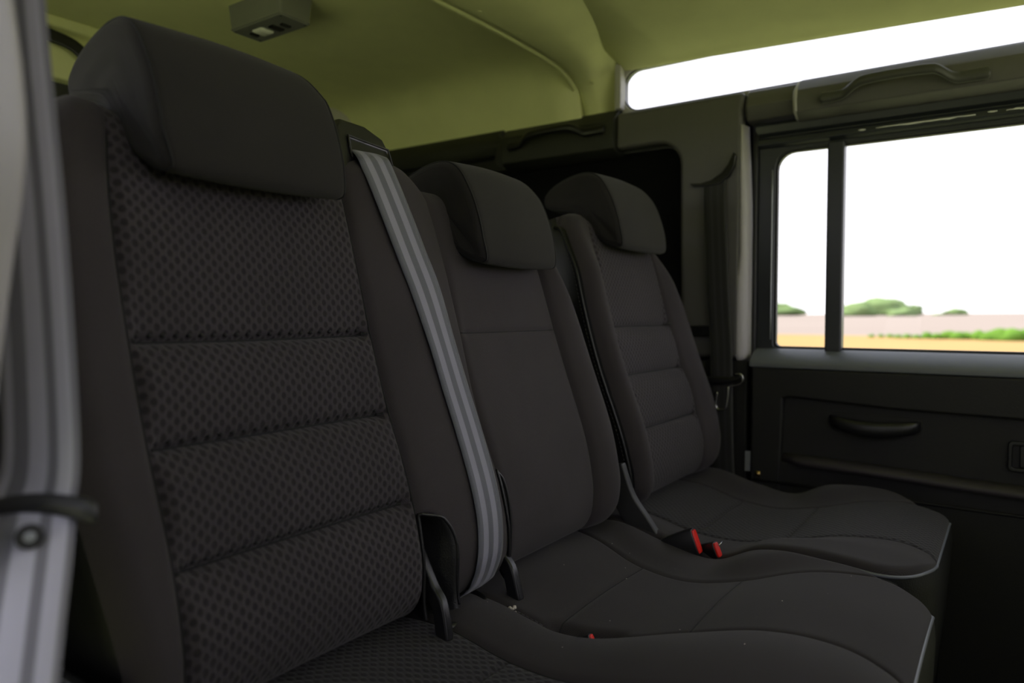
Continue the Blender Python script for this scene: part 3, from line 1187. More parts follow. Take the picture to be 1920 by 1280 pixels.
def slot_mask(X, H, xc, hw, h0, h1):
    hh = np.clip((H - h0) / (h1 - h0), 0, 1)
    halfw = hw * np.sqrt(np.clip(1 - np.clip((hh - .55) / .45, 0, 1) ** 2, 0, 1)) + 1e-5
    t = (X - (xc - hw)) / (2 * halfw)
    m = sstep(0, .22, t) * sstep(1, .45, t)
    return m * (H < h1) * sstep(h0 - .03, h0 + .01, H)


top_dbl = lambda X: .592 - .022 * sstep(.70, .76, X) - .02 * sstep(.98, 1.08, X) - .02 * sstep(.32, .26, X)
bd, surf = back_mesh(dbl, 'backrest', [oL, iL1, iR1, iL2, iR2, oR],
                     [(1, 2, M['insert'], SEAMS, 'insert_panel'), (3, 4, M['fabric'], [.356], 'plain_panel')],
                     SEAMS, top_dbl, .030, dbl_disp, .10)


def on_back(disp, x, h, lift=.0):
    d = float(disp(np.array([[x]]), np.array([[h]]))[0, 0])
    return BK(x, h, d + lift)


# seam threads on the backrest
def seam_line(root, fx, hs, disp, r=.0011, lift=.0005, mat='seam', name='seam'):
    pts = [on_back(disp, float(fx(np.array([h]))[0]), h, lift) for h in hs]
    return link(name, tube_mesh(name, pts, r, 6), M[mat], root)


HS = np.linspace(.06, .55, 60)
def stitch_gaps(root, disp, xa, xb, h):
    """row of small dark puckers sewn along a cross seam, one part"""
    b_ = bmesh.new()
    n = int((xb - xa) / .0130)
    for k in range(n):
        for (dx, dh_, sc_) in ((0, .0052, .8), (.0065, .0010, 1.0)):
            c = on_back(disp, xa + .004 + .0130 * k + dx, h + dh_, .0004)
            r_ = bmesh.ops.create_icosphere(b_, subdivisions=1, radius=.0030 * sc_)
            for v in r_['verts']:
                v.co = c + Vector((v.co.x * 1.1, v.co.y * .40, v.co.z * .9))
    me_ = bpy.data.meshes.new('stitch_pucker')
    b_.to_mesh(me_)
    b_.free()
    link('stitch_pucker', me_, M['seam'], root, kind='stuff')


for f in (iL1, iR1, iL2, iR2):
    seam_line(bd, f, HS, dbl_disp)
for s in SEAMS:
    xs = np.linspace(.326, .602, 60)
    link('seam', tube_mesh('seam', [on_back(dbl_disp, x, s, .0006) for x in xs], .0019, 6), M['seam'], bd)
    stitch_gaps(bd, dbl_disp, .328, .602, s)
xs = np.linspace(.773, 1.014, 50)
link('seam', tube_mesh('seam', [on_back(dbl_disp, x, .356, .0002) for x in xs], .0009, 6), M['seam'], bd)

# leatherette linings of the two hinge slots
def slot_lining(root, disp, xc, hw, h0, h1, name='slot_lining'):
    R, C = 30, 14
    P = np.zeros((R, C, 3))
    for i in range(R):
        v = i / (R - 1)
        h = h0 - .004 + (h1 - h0 + .004) * v
        hh = min(1, max(0, (h - h0) / (h1 - h0)))
        hwid = hw * math.sqrt(max(0, 1 - max(0, (hh - .55) / .45) ** 2)) + .0005
        for j in range(C):
            u = -1 + 2 * j / (C - 1)
            x = xc - hw - .001 + (hwid * 2 + .002) * (u + 1) / 2
            p = on_back(disp, x, h, .0022)
            P[i, j] = p
    me = pydata(name, P.reshape(-1, 3).tolist(), grid_faces(R, C))
    o = link(name, me, M['leather'], root, label='black leatherette lining of the hinge slot')
    rim = [tuple(P[i, 0]) for i in range(R)] + [tuple(P[R - 1, j]) for j in range(1, C - 1)] + [tuple(P[i, C - 1]) for i in range(R - 1, -1, -1)]
    link('slot_piping', tube_mesh('slot_piping', catmull(rim[::2], 3), .0020, 8), M['leather'], root)
    return o


slot_lining(bd, dbl_disp, .6330, .0195, .028, .142)
slot_lining(bd, dbl_disp, .776, .007, .028, .165)


def bar(name, path, wx, wy, mat, root, **kw):
    """flat bracket: rectangle section wx (across X) by wy, along path"""
    P_ = catmull(path, 6)
    rings = []
    for i, p in enumerate(P_):
        t = (P_[min(i + 1, len(P_) - 1)] - P_[max(i - 1, 0)]).normalized()
        a = Vector((1, 0, 0))
        a = (a - t * a.dot(t)).normalized()
        b = t.cross(a)
        rings.append([p + a * wx * sx_ + b * wy * sy_ for sx_, sy_ in ((-.5, -.5), (.5, -.5), (.5, .5), (-.5, .5))])
    return link(name, loft(name, rings), mat, root, bevel=min(wx, wy) * .28, **kw)


def hinge(root, x, dx, h0=.10, wx=.016, mat='satin', y_end=-.098, z_end=.478):
    a = BK(x, h0, -.018)
    b = BK(x, .055, -.006)
    return bar('hinge_bracket', [a, b, (x + dx * .5, -.088, .515), (x + dx, y_end, z_end)], wx, .019, M[mat], root)


hinge(dbl, .6270, -.006, wx=.013)
hinge(dbl, .7660, -.004, wx=.014, y_end=-.100)
# plastic tray edge between the two brackets
bar('hinge_cover', [(.643, -.058, .492), (.675, -.064, .490), (.712, -.055, .492), (.722, -.035, .495)], .03, .006, M['black'], dbl) if False else None
link('hinge_cover', tube_mesh('hinge_cover', catmull([(.642, -.086, .484), (.668, -.096, .482), (.698, -.092, .484), (.722, -.074, .488), (.727, -.05, .49)], 8), .006, 10), M['black'], dbl)
prism('hinge_plate', [(.642, -.09), (.70, -.09), (.724, -.06), (.724, .0), (.642, .0)], 'z', .470, .486, M['black'], dbl, bevel=.003)

# ---- headrests -------------------------------------------------------------
def headrest(root, x0, x1, dh=0.0, dd=0.0, mat='fabric_shaded'):
    # profile (h, d) clockwise starting at the front bottom
    ctlp = [(.562, -.020), (.532, .000), (.512, .020), (.505, .036), (.511, .047), (.545, .053), (.590, .051), (.626, .043), (.648, .033), (.662, .017), (.669, -.008), (.669, -.040), (.664, -.070), (.652, -.092), (.636, -.098), (.622, -.090), (.608, -.060), (.592, -.034)]
    cl = ctlp + ctlp[:3]
    pr = catmull([(a, b, 0) for a, b in cl], 5)
    pr = pr[5:5 + 5 * len(ctlp)]
    pc = Vector((.60, -.005, 0))
    e0 = (0.0, .10), (.22, .36), (.5, .62), (.8, .86), (1.0, 1.0)
    W = x1 - x0
    rr = .026
    # end cap stations: inset profile scale -> x offset
    st = []
    m = 7
    for q in range(m + 1):
        a = math.pi / 2 * q / m
        st.append((rr * .55 * (1 - math.sin(a)), rr * (1 - math.cos(a))))   # (x from end, inset)
    st = [(rr * .5 * (1 - math.sin(math.pi / 2 * q / m)), rr * .9 * (1 - math.cos(math.pi / 2 * (1 - q / m))) ) for q in range(m + 1)]
    st = []
    for q in range(m + 1):
        a = math.pi / 2 * q / m
        st.append((.020 * (1 - math.sin(a)), .020 * (1 - math.cos(math.pi / 2 - a))))
    rings = []
    def ring(x, inset):
        out = []
        for i, p in enumerate(pr):
            t = (pr[(i + 1) % len(pr)] - pr[i - 1])
            nrm = Vector((-t.y, t.x, 0)).normalized()
            if nrm.dot(p - pc) < 0 and False: nrm = -nrm
            out.append((p, nrm, x, inset))
        return out
    # outward orientation
    area = sum(pr[i].x * pr[(i + 1) % len(pr)].y - pr[(i + 1) % len(pr)].x * pr[i].y for i in range(len(pr)))
    sg = -1 if area > 0 else 1
    def mk(x, inset, uinset=0):
        o = []
        for (p, nrm, _, _) in ring(x, inset):
            q = p - nrm * sg * -1 * 0 - (nrm * (sg) * inset)
            xx = x
            xx -= .55 * max(0, q.x - .618) * max(0, (x - x0) / (x1 - x0) - .3) / .7
            xx += .35 * max(0, .535 - q.x) * max(0, .2 - (x - x0) / (x1 - x0)) / .2
            o.append(BK(xx, q.x + dh, q.y + dd))
        return o
    R_ = []
    N = 34
    for k in range(N + 1):
        t = k / N
        # cluster at the ends
        x = x0 + W * t
        R_.append((x, 0))
    xs, ins = [], []
    # flat-ish side faces: extra rings shrinking toward the profile centre
    rings = []
    tl = len(pr)
    def shrink(x, s, inset):
        base = mk(x, inset)
        c = BK(x, pc.x + dh, pc.y + dd)
        return [c + (b - c) * s for b in base]
    for s in (.15, .45, .75):
        rings.append(shrink(x0 + .0015 * s - .001, s, .012))
    for q in range(6):
        a = math.pi / 2 * q / 5
        rings.append(mk(x0 + .012 * (1 - math.sin(a)) * 1.0 - 0 + (0 if q else 0), .012 * (1 - math.sin(a)) if False else .012 * (math.cos(a))) if False else mk(x0 + .012 * (1 - math.cos(a)), .012 * (1 - math.sin(a))))
    for k in range(1, 20):
        x = x0 + .012 + (W - .024) * k / 20
        bul = -.003 * math.sin(math.pi * k / 20)
        rings.append(mk(x, bul))
    # the far end is rounded more, like a pillow corner
    for q in range(5, -1, -1):
        a = math.pi / 2 * q / 5
        rings.append(mk(x1 - .012 * (1 - math.cos(a)), .012 * (1 - math.sin(a))))
    for s in (.75, .45, .15):
        rings.append(shrink(x1 - .0015 * s + .001, s, .012))
    n = len(rings[0])
    verts = [p for r in rings for p in r]
    uvs = []
    for r in rings:
        L = 0
        for i, p in enumerate(r):
            if i: L += (r[i] - r[i - 1]).length
            uvs.append((p.x, L))
    faces = []
    for i in range(len(rings) - 1):
        for k in range(n):
            k2 = (k + 1) % n
            faces.append((i * n + k, i * n + k2, (i + 1) * n + k2, (i + 1) * n + k))
    faces.append(tuple(range(n))[::-1])
    faces.append(tuple((len(rings) - 1) * n + k for k in range(n)))
    me = pydata('headrest', verts, faces, uvs)
    fix(me)
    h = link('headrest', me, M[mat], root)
    # end seams
    for x, sgn in ((x0 + .0055, 1), (x1 - .0055, -1)):
        ringp = mk(x, .0017)
        link('seam', tube_mesh('seam', ringp, .0013, 6, closed=True), M['seam'], h)
    # steel posts
    for px_ in (x0 + W * .3, x0 + W * .7):
        link('post', tube_mesh('post', [BK(px_, .52 + dh, -.055), BK(px_, .62 + dh, -.050 + dd)], .006, 10), M['steel'], h)
    return h


headrest(dbl, .347, .566)
headrest(dbl, .795, .995, dh=-.058, dd=-.002)

# belt outlet on the seat's shoulder
go = [(.604, .560), (.606, .620), (.616, .632), (.66, .630), (.690, .618), (.698, .600), (.702, .560)]
me_g = []
rings = []
for d, s in ((-.075, .90), (-.060, 1.0), (-.004, 1.0), (.004, .955)):
    cx, cy = .652, .600
    rings.append([BK(cx + (a - cx) * s, cy + (b - cy) * s, d) for a, b in go])
gd = link('belt_outlet', loft('belt_outlet', rings), M['black'], dbl, bevel=.005, label='black plastic belt outlet')
rings = []
sl_ = [(.624, .585), (.625, .606), (.690, .600), (.6925, .582)]
for d, s in ((.0035, 1.06), (.0062, 1.06), (.0062, .97), (-.012, .93)):
    cx, cy = .658, .5935
    rings.append([BK(cx + (a - cx) * s, cy + (b - cy) * s, d) for a, b in sl_])
link('outlet_mouth', loft('outlet_mouth', rings), M['blackgloss'], gd)
link('mouth_rim', tube_mesh('mouth_rim', [BK(.624, .580, .006), BK(.6235, .608, .0065), BK(.691, .6015, .0065), BK(.694, .578, .006)], .0012, 6), M['dkgrey'], gd)


# ---- cushions --------------------------------------------------------------
E_EDGE = lambda s: itp(s, [0, .08, .17, .25, .31, .37, .47, .54], [.0, .002, -.020, -.030, -.004, .003, -.003, -.014])
E_INS = lambda s: itp(s, [0, .08, .17, .25, .32, .40, .47, .54], [-.012, -.014, -.030, -.032, -.020, -.006, -.006, -.016])
SMAX = .545
RC_ = .115


def corner(x_edge, sgn, rc=RC_, rx=None):
    rx = rx or rc
    def f(s):
        s = np.asarray(s, float)
        t = np.clip((s - (SMAX - rc)) / rc, 0, 1)
        return x_edge - sgn * rx * (1 - np.sqrt(1 - t ** 2.0))
    return f


def cushion(root, anchors, zones, disp, marks, base_z=.20, r_edge=.014):
    V = rowlist(.0, SMAX, marks, .01, .12, m1=44)
    refx = [float(f(np.array([.2]))[0]) for f in anchors]
    t_list, idx = [0.0], [0]
    for k in range(len(refx) - 1):
        wd = refx[k + 1] - refx[k]
        n = max(2, int(round(wd / .0045)))
        if k == 0:
            ts = [(q / n) ** 1.4 for q in range(1, n + 1)]
        elif k == len(refx) - 2:
            ts = [1 - (1 - q / n) ** 1.4 for q in range(1, n + 1)]
        else:
            ts = [q / n for q in range(1, n + 1)]
        t_list += [k + t for t in ts]
        idx.append(len(t_list) - 1)
    T = np.array(t_list)
    A = np.stack([f(V) for f in anchors], 1)
    # keep order where corners squeeze the outline
    for k in range(1, A.shape[1]):
        A[:, k] = np.maximum(A[:, k], A[:, k - 1] + .002)
    for k in range(A.shape[1] - 2, -1, -1):
        A[:, k] = np.minimum(A[:, k], A[:, k + 1] - .002)
    ki = np.minimum(T.astype(int), len(refx) - 2)
    fr = T - ki
    X = A[:, ki] * (1 - fr)[None] + A[:, ki + 1] * fr[None]
    Sg = np.repeat(V[:, None], len(T), 1)
    ex = np.minimum(X - A[:, :1], A[:, -1:] - X)
    ef = SMAX - Sg
    q = roll2(ex, ef, r_edge, r_edge * 1.4)
    E = disp(X, Sg, A) - q * .012
    P = CUa(X, Sg, E)
    UV = np.stack([X, Sg], -1)
    R, C = X.shape
    body = np.ones((R - 1, C - 1), bool)
    out = []
    for (a, b, mat, mk, pn) in zones:
        s_ = [V[3]] + list(mk) + [V[-4]]
        for s0, s1 in zip(s_[:-1], s_[1:]):
            r0, r1 = nearest(V, s0), nearest(V, s1)
            msk = np.zeros_like(body)
            msk[r0:r1, idx[a]:idx[b]] = True
            body &= ~msk
            out.append((pn, msk, mat))
    cu = link('cushion', sub_mesh('cushion', P, UV, body), M['cushfab_shaded'], root)
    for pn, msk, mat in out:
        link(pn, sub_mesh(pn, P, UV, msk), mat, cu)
    # outline: left side (front going), front, right side
    rim = [P[i, 0] for i in range(R)] + [P[R - 1, j] for j in range(1, C)] + [P[i, C - 1] for i in range(R - 2, -1, -1)]
    rim = np.array(rim)
    # thin out points
    keep = [0]
    for i in range(1, len(rim)):
        if np.linalg.norm(rim[i] - rim[keep[-1]]) > .006:
            keep.append(i)
    rim = rim[keep]
    cen = np.array([X.mean(), -.25, 0])
    # skirt
    lv = [(0, 0, 1), (.002, .006, 1), (.004, .03, 1), (.002, .08, 1), (-.004, .16, 1), (-.012, .24, 1), (-.02, .33, 1)]
    rings = []
    for k, (o_, dz, _) in enumerate(lv):
        ring = []
        for i, p in enumerate(rim):
            a = rim[max(i - 1, 0)]
            b = rim[min(i + 1, len(rim) - 1)]
            t = b - a
            nrm = np.array([-t[1], t[0], 0])
            nrm /= (np.linalg.norm(nrm) + 1e-9)
            if np.dot(nrm, p - cen) < 0: nrm = -nrm
            ring.append(tuple(p + nrm * o_ - np.array([0, 0, dz])))
        rings.append(ring)
    n = len(rim)
    verts = [p for r in rings for p in r]
    faces = [(i * n + k, i * n + k + 1, (i + 1) * n + k + 1, (i + 1) * n + k) for i in range(len(rings) - 1) for k in range(n - 1)]
    me = pydata('skirt', verts, faces)
    fix(me)
    link('skirt', me, M['vinyl'], cu, label='black leatherette skirt of the cushion')
    tp = [tuple(p + np.array([0, 0, -.001])) for p in rim]
    link('piping', tube_mesh('piping', tp, .0026, 8), M['pipe'], cu, label='thin blue-grey piping')
    return cu, (X, Sg, E)


cL1 = ctl([0, .2, .4, .55], [.322, .322, .318, .31])
cR1 = ctl([0, .1, .2, .4, .55], [.630, .640, .640, .655, .66])
cL2 = ctl([0, .10, .2, .29, .39, .45, .50, .55], [.735, .735, .742, .785, .818, .828, .822, .79])
cR2 = ctl([0, .04, .17, .25, .32, .38, .45, .49, .55], [1.06, 1.045, .995, .985, 1.000, 1.040, 1.070, 1.080, 1.03])


def dblc_disp(X, Sv, A=None):
    l1, r1, l2, r2 = cL1(Sv), cR1(Sv), cL2(Sv), cR2(Sv)
    ins, edg = E_INS(Sv), E_EDGE(Sv)
    e = ins.copy()
    e = np.where(X < l1, ins + (edg - ins) * sstep(0, 1, (l1 - X) / .06), e)
    t = np.clip((X - r1) / (l2 - r1), 0, 1)
    mid = ins + .010 * np.sin(np.pi * t) ** .8 + .006 * sstep(.20, .30, Sv) * np.sin(np.pi * t)
    e = np.where((X >= r1) & (X <= l2), mid, e)
    in2 = (X > l2) & (X < r2)
    u = np.clip((X - l2) / (r2 - l2), 0, 1)
    e = np.where(in2, ins + .004 * np.sin(np.pi * u), e)
    e = np.where(X >= r2, ins + (edg - ins) * sstep(0, 1, (X - r2) / .075), e)
    for c in (l1, r1):
        e = e + groove(X, c, .003, .0025)
    e = e + groove(X, l2, .0035, .0045) + groove(X, r2, .003, .003)
    on2 = sstep(0, .01, X - l2) * sstep(0, .01, r2 - X)
    on1 = sstep(0, .01, X - l1) * sstep(0, .01, r1 - X)
    for s in (.172, .318):
        e = e + on2 * groove(Sv, s, .0022, .0016)
        e = e + on1 * groove(Sv, s, .003, .004)
    # slit where the middle buckle comes through
    q = np.exp(-((X - (l2 + .004)) / .010) ** 2) * sstep(.15, .19, Sv) * sstep(.255, .225, Sv)
    e = e - .030 * q
    return e


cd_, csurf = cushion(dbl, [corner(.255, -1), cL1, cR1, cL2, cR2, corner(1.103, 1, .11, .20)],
                     [(1, 2, M['cushins_shaded'], [.172, .318], 'insert_panel'), (3, 4, M['cushfab_shaded'], [.172, .318], 'plain_panel')],
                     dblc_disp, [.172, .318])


def on_cush(disp, x, s, lift=0):
    e = float(disp(np.array([[x]]), np.array([[s]]))[0, 0])
    return Vector((x, -s, .5 + e + lift))


SS = np.linspace(.06, .50, 50)
bm = bmesh.new()
rl_ = random.Random(5)
for k in range(16):
    x_, s_ = rl_.uniform(.66, 1.06), rl_.uniform(.09, .50)
    c = on_cush(dblc_disp, x_, s_, .0006)
    r0 = bmesh.ops.create_icosphere(bm, subdivisions=1, radius=rl_.uniform(.0002, .0005))
    q_ = Vector((rl_.uniform(.6, 2.2), rl_.uniform(.6, 2.2), .6))
    for v in r0['verts']:
        v.co = c + Vector((v.co.x * q_.x, v.co.y * q_.y, v.co.z * q_.z))
me = bpy.data.meshes.new('lint')
bm.to_mesh(me)
bm.free()
link('lint', me, M['foam'], cd_, kind='stuff')
for f in (cR1, cL2, cR2):
    link('seam', tube_mesh('seam', [on_cush(dblc_disp, float(f(np.array([s]))[0]), s, .0004) for s in SS], .0010, 6), M['seam'], cd_)
for s in (.172, .318):
    a, b = float(cL2(np.array([s]))[0]), float(cR2(np.array([s]))[0])
    link('seam', tube_mesh('seam', [on_cush(dblc_disp, x, s, .0003) for x in np.linspace(a, b, 40)], .0008, 6), M['seam'], cd_)
# pale stitches along the slit and the torn spot with foam showing
for k in range(16):
    s = .115 + .0065 * k
    x = float(cL2(np.array([s]))[0]) - .004
    link('stitch', tube_mesh('stitch', [on_cush(dblc_disp, x, s, .0014), on_cush(dblc_disp, x + .0004, s + .004, .0014)], .0007, 5), M['stitch'], cd_)
bm = bmesh.new()
for (dx, ds, r) in ((0, 0, .0034), (.004, .004, .0026), (-.003, .003, .0018), (-.006, .009, .0012), (.001, .007, .0016)):
    c = on_cush(dblc_disp, .735 + dx, .108 + ds, .0012)
    r0 = bmesh.ops.create_icosphere(bm, subdivisions=2, radius=r, matrix=Matrix.Translation(c))
    for v in r0['verts']:
        v.co += (v.co - c) * .7 * noise.noise(v.co * 900)
me = bpy.data.meshes.new('exposed_foam')
bm.to_mesh(me)
bm.free()
link('exposed_foam', me, M['foam'], cd_, kind='stuff', label='pale torn foam showing at the seam')

SMAX = .533
# ---- single seat -----------------------------------------------------------
sgl = empty('single_seat', (1.36, -.25, .17), 'single charcoal rear seat beside the far door, greenish dimpled insert and dark piped side', 'car seat')
jL = ctl([0, .1, .3, .5, .6], [1.240, 1.235, 1.222, 1.222, 1.232])
jR = ctl([0, .1, .3, .45, .6], [1.515, 1.518, 1.510, 1.497, 1.475])
pL = ctl([0, .1, .3, .45, .52, .6], [1.178, 1.165, 1.150, 1.150, 1.156, 1.172])
pR = ctl([.02, .06, .15, .3, .42, .50, .56, .6], [1.560, 1.585, 1.602, 1.600, 1.572, 1.540, 1.505, 1.49])


def sgl_disp(X, H, V=None):
    l1, r1 = jL(H), jR(H)
    in1 = sstep(0, .012, X - l1) * sstep(0, .012, r1 - X)
    d = in1 * (puff(H, SEAMS, .02, .585, .013) - .010)
    for s in SEAMS:
        d += in1 * groove(H, s, .004, .006)
    d += np.where(X < l1, .024 * np.sin(np.clip((l1 - X) / .07, 0, 1) * np.pi * .75) * sstep(.58, .45, H), 0)
    d += np.where(X > r1, .020 * np.sin(np.clip((X - r1) / .085, 0, 1) * np.pi * .8) * sstep(.58, .45, H), 0)
    for c in (l1, r1):
        d += groove(X, c, .0035, .004)
    d += .010 * np.exp(-((H - .16) / .10) ** 2)
    d -= .010 * sstep(.10, .03, H)
    return d


top_sgl = lambda X: .590 - .02 * sstep(1.46, 1.55, X) - .012 * sstep(1.22, 1.16, X)
bs_, ssurf = back_mesh(sgl, 'backrest', [pL, jL, jR, pR], [(1, 2, M['insert'], SEAMS, 'insert_panel')], SEAMS, top_sgl, .030, sgl_disp, .10)
for f in (jL, jR):
    seam_line(bs_, f, HS, sgl_disp)
for s in SEAMS:
    link('seam', tube_mesh('seam', [on_back(sgl_disp, x, s, .0006) for x in np.linspace(1.226, 1.508, 50)], .0022, 6), M['seam'], bs_)
# piped and stitched edge of the near side bolster
Xs, Hs_, Ds, Vs, ix = ssurf
hs = np.linspace(.05, .56, 70)
def edge_pt(h, off_d, off_x=0):
    x = float(pL(np.array([h]))[0])
    r = nearest(Hs_[:, 3], h)
    return BK(x + off_x, h, Ds[r, 2] + off_d)
link('piping', tube_mesh('piping', [edge_pt(h, -.006, -.0005) for h in hs], .0028, 8), M['leather'], bs_)
for h in np.arange(.055, .50, .0075):
    link('stitch', tube_mesh('stitch', [edge_pt(h, -.012, -.0012), edge_pt(h + .0045, -.012, -.0012)], .0007, 5), M['stitch'], bs_)
headrest(sgl, 1.243, 1.468)
# hinge bracket between the seats
bar('hinge_bracket', [(1.116, -.060, .590), (1.118, -.080, .535), (1.122, -.108, .495), (1.124, -.126, .470)], .016, .040, M['dkgrey'], sgl, label='dark grey plastic hinge cover')
cJL = ctl([0, .1, .2, .34, .42, .49, .55], [1.240, 1.225, 1.215, 1.235, 1.262, 1.280, 1.24])
cJR = ctl([0, .1, .18, .26, .33, .40, .47, .55], [1.515, 1.495, 1.475, 1.465, 1.475, 1.515, 1.545, 1.52])


def sglc_disp(X, Sv, A=None):
    l, r = cJL(Sv), cJR(Sv)
    ins, edg = E_INS(Sv) - .006, E_EDGE(Sv)
    e = ins + .004
    e = np.where(X < l, ins + .004 + (edg - ins - .004) * sstep(0, 1, (l - X) / .08), e)
    e = np.where(X > r, ins + .004 + (edg - ins - .004) * sstep(0, 1, (X - r) / .09), e)
    e = e + groove(X, l, .003, .003) + groove(X, r, .003, .003)
    on1 = sstep(0, .01, X - l) * sstep(0, .01, r - X)
    for s in (.172, .318):
        e = e + on1 * groove(Sv, s, .003, .003)
    return e


cs_, cssurf = cushion(sgl, [corner(1.113, -1, .075, .145), cJL, cJR, corner(1.605, 1, .115, .345)], [(1, 2, M['cushins_shaded'], [.172, .318], 'insert_panel')], sglc_disp, [.172, .318])
for f in (cJL, cJR):
    link('seam', tube_mesh('seam', [on_cush(sglc_disp, float(f(np.array([s]))[0]), s, .0004) for s in SS], .0010, 6), M['seam'], cs_)

# ================================================================== belts
# middle belt: from the shoulder outlet down over the backrest
bp = [(.6480, .598, -.004), (.6500, .582, .012), (.6560, .560, .016), (.6660, .510, None), (.6800, .455, None), (.6930, .405, None), (.7035, .34, None), (.7100, .28, None), (.7140, .22, None), (.7165, .16, None), (.7170, .115, None), (.713, .080, None), (.709, .060, 'a.0040'), (.707, .046, 'a-.0010'), (.705, .036, 'a-.0090'), (.703, .0265, 'a-.0300'), (.702, .0245, -.055), (.70, .024, -.075)]
cen = []
for x, h, d in bp:
    if d is None:
        cen.append(on_back(dbl_disp, x, h, .0045))
    elif isinstance(d, str):
        cen.append(on_back(dbl_disp, x, h, float(d[1:])))
    else:
        cen.append(BK(x, h, d))
wid = []
for i, (x, h, d) in enumerate(bp):
    wid.append((1, -.10 if 0 < i < 6 else 0, .02))
bm_ = ribbon('seat_belt', cen, wid, .051, M['belt_mid'], thick=.0014)
tag(bm_, 'blue-grey striped seat belt lying down the backrest from the black shoulder outlet', 'seat belt')

# near belt: hangs in front of the near pillar, close to the lens
nb = empty('seat_belt', (.18, -.15, .74), 'brightly lit blurred seat belt hanging at the left edge with a black tongue', 'seat belt')
rt = Vector((math.sin(yaw), -math.cos(yaw), 0))
redge = [(.196, -.150, 1.13), (.197, -.154, 1.03), (.200, -.167, .90), (.2005, -.1760, .775), (.1980, -.1745, .740), (.1960, -.1780, .727), (.1843, -.1937, .690), (.171, -.212, .656), (.152, -.240, .615)]
wdir = [Vector((.38, -.92, 0)), Vector((.38, -.92, 0)), Vector((.40, -.91, 0)), Vector((.45, -.89, 0)), rt, Vector((.70, -.71, 0)), Vector((.90, -.43, 0)), Vector((.95, -.30, 0)), Vector((.95, -.30, 0))]
cenn = [Vector(p) - q * .0255 for p, q in zip(redge, wdir)]
ribbon('webbing', cenn, wdir, .051, M['belt_near_lit'], nb, arch=.0025)
# tongue: curved plastic bar across the belt, stop button below
tg = []
for k in range(21):
    a = k / 20
    off = (-.070 + .080 * a)
    c = Vector((.1990, -.1745, .7375)) + rt * (off + .002)
    c.z += -.0045 + .0085 * math.sin(math.pi * min(1, a * .9)) - .001
    toward = (CAMP - c)
    toward.z = 0
    toward.normalize()
    hh = .0050 + .0022 * a
    dd = .0075 * (1 if a < .93 else .8)
    if k == 20: hh *= .7; dd *= .6
    tg.append([c + toward * (dd * math.cos(t) + .002) + Vector((0, 0, hh * math.sin(t))) for t in [2 * math.pi * q / 14 for q in range(14)]])
link('tongue', loft('tongue', tg), M['dkgrey'], nb, label='dark plastic belt tongue')
bc = Vector((.1755, -.1706, .7258))
td = (CAMP - bc); td.z = 0; td.normalize()
link('stop_button', disc_mesh('stop_button', bc, td, .0073, .003, dome=-.0008), M['dkgrey'], nb, label='round stop button')
link('button_centre', disc_mesh('button_centre', bc + td * .0022, td, .0030, .0010), M['zinc'], nb)

# near pillar trim in front of it
pe = [(-.200, 1.16), (-.206, 1.10), (-.214, 1.02), (-.224, .975), (-.228, .94), (-.222, .908), (-.212, .882), (-.197, .842), (-.188, .815), (-.180, .785), (-.172, .74), (-.168, .70), (-.165, .60)]
pc_ = [(p[1], p[2]) for p in [(0, *q) for q in pe]]
pp = catmull([(0, a, b) for a, b in pe], 4)
poly = [(p.y, p.z) for p in pp] + [(-.02, .60), (-.02, 1.16)]
npil = prism('wall_near_pillar_trim', poly, 'x', .125, .158, M['palegrey'], bevel=.006, segs=4)
npil['kind'] = 'structure'

# far belt on the C pillar
fb = empty('seat_belt', (1.66, -.05, .72), 'dark seat belt hanging down the pillar beside the far door', 'seat belt')
fcen = [(1.690, -.038, 1.168), (1.676, -.038, 1.155), (1.671, -.040, 1.10), (1.668, -.046, 1.0), (1.665, -.053, .88), (1.662, -.061, .78), (1.660, -.064, .71), (1.659, -.066, .62), (1.660, -.070, .50), (1.665, -.075, .40)]
fw = [(0, -1, 0.12)] * len(fcen)
ribbon('webbing', fcen, fw, .052, M['belt_far'], fb)
cre = [(.022, 1.160), (-.005, 1.158), (-.030, 1.163), (-.055, 1.178), (-.070, 1.196), (-.082, 1.222), (-.088, 1.214), (-.084, 1.190), (-.072, 1.168), (-.05, 1.152), (-.02, 1.150), (.015, 1.152)]
prism('pillar_slot', cre, 'x', 1.671, 1.690, M['blackgloss'], fb, bevel=.002, label='black curved slot in the pillar')
# tongue
link('tongue', loft('tongue', [[(1.656 + .007 * math.cos(t), y, z + h_ * math.sin(t)) for t in [2 * math.pi * q / 12 for q in range(12)]]
                               for y, z, h_ in ((-.018, .694, .006), (-.03, .694, .009), (-.06, .694, .010), (-.09, .697, .008), (-.105, .702, .006), (-.112, .706, .005), (-.116, .698, .0045))]), M['black'], fb)
link('tongue_edge', tube_mesh('tongue_edge', catmull([(1.650, -.098, .712), (1.650, -.112, .712), (1.650, -.117, .703), (1.650, -.113, .692), (1.650, -.10, .686), (1.650, -.085, .684)], 5), .0017, 8), M['steel'], fb)
lp = catmull([(1.652, -.083, .682), (1.652, -.082, .66), (1.652, -.078, .632), (1.652, -.070, .627), (1.652, -.058, .629), (1.652, -.054, .640), (1.652, -.057, .668)], 6)
link('latch_plate', tube_mesh('latch_plate', lp, .0026, 8), M['steel'], fb, label='bright steel latch loop')

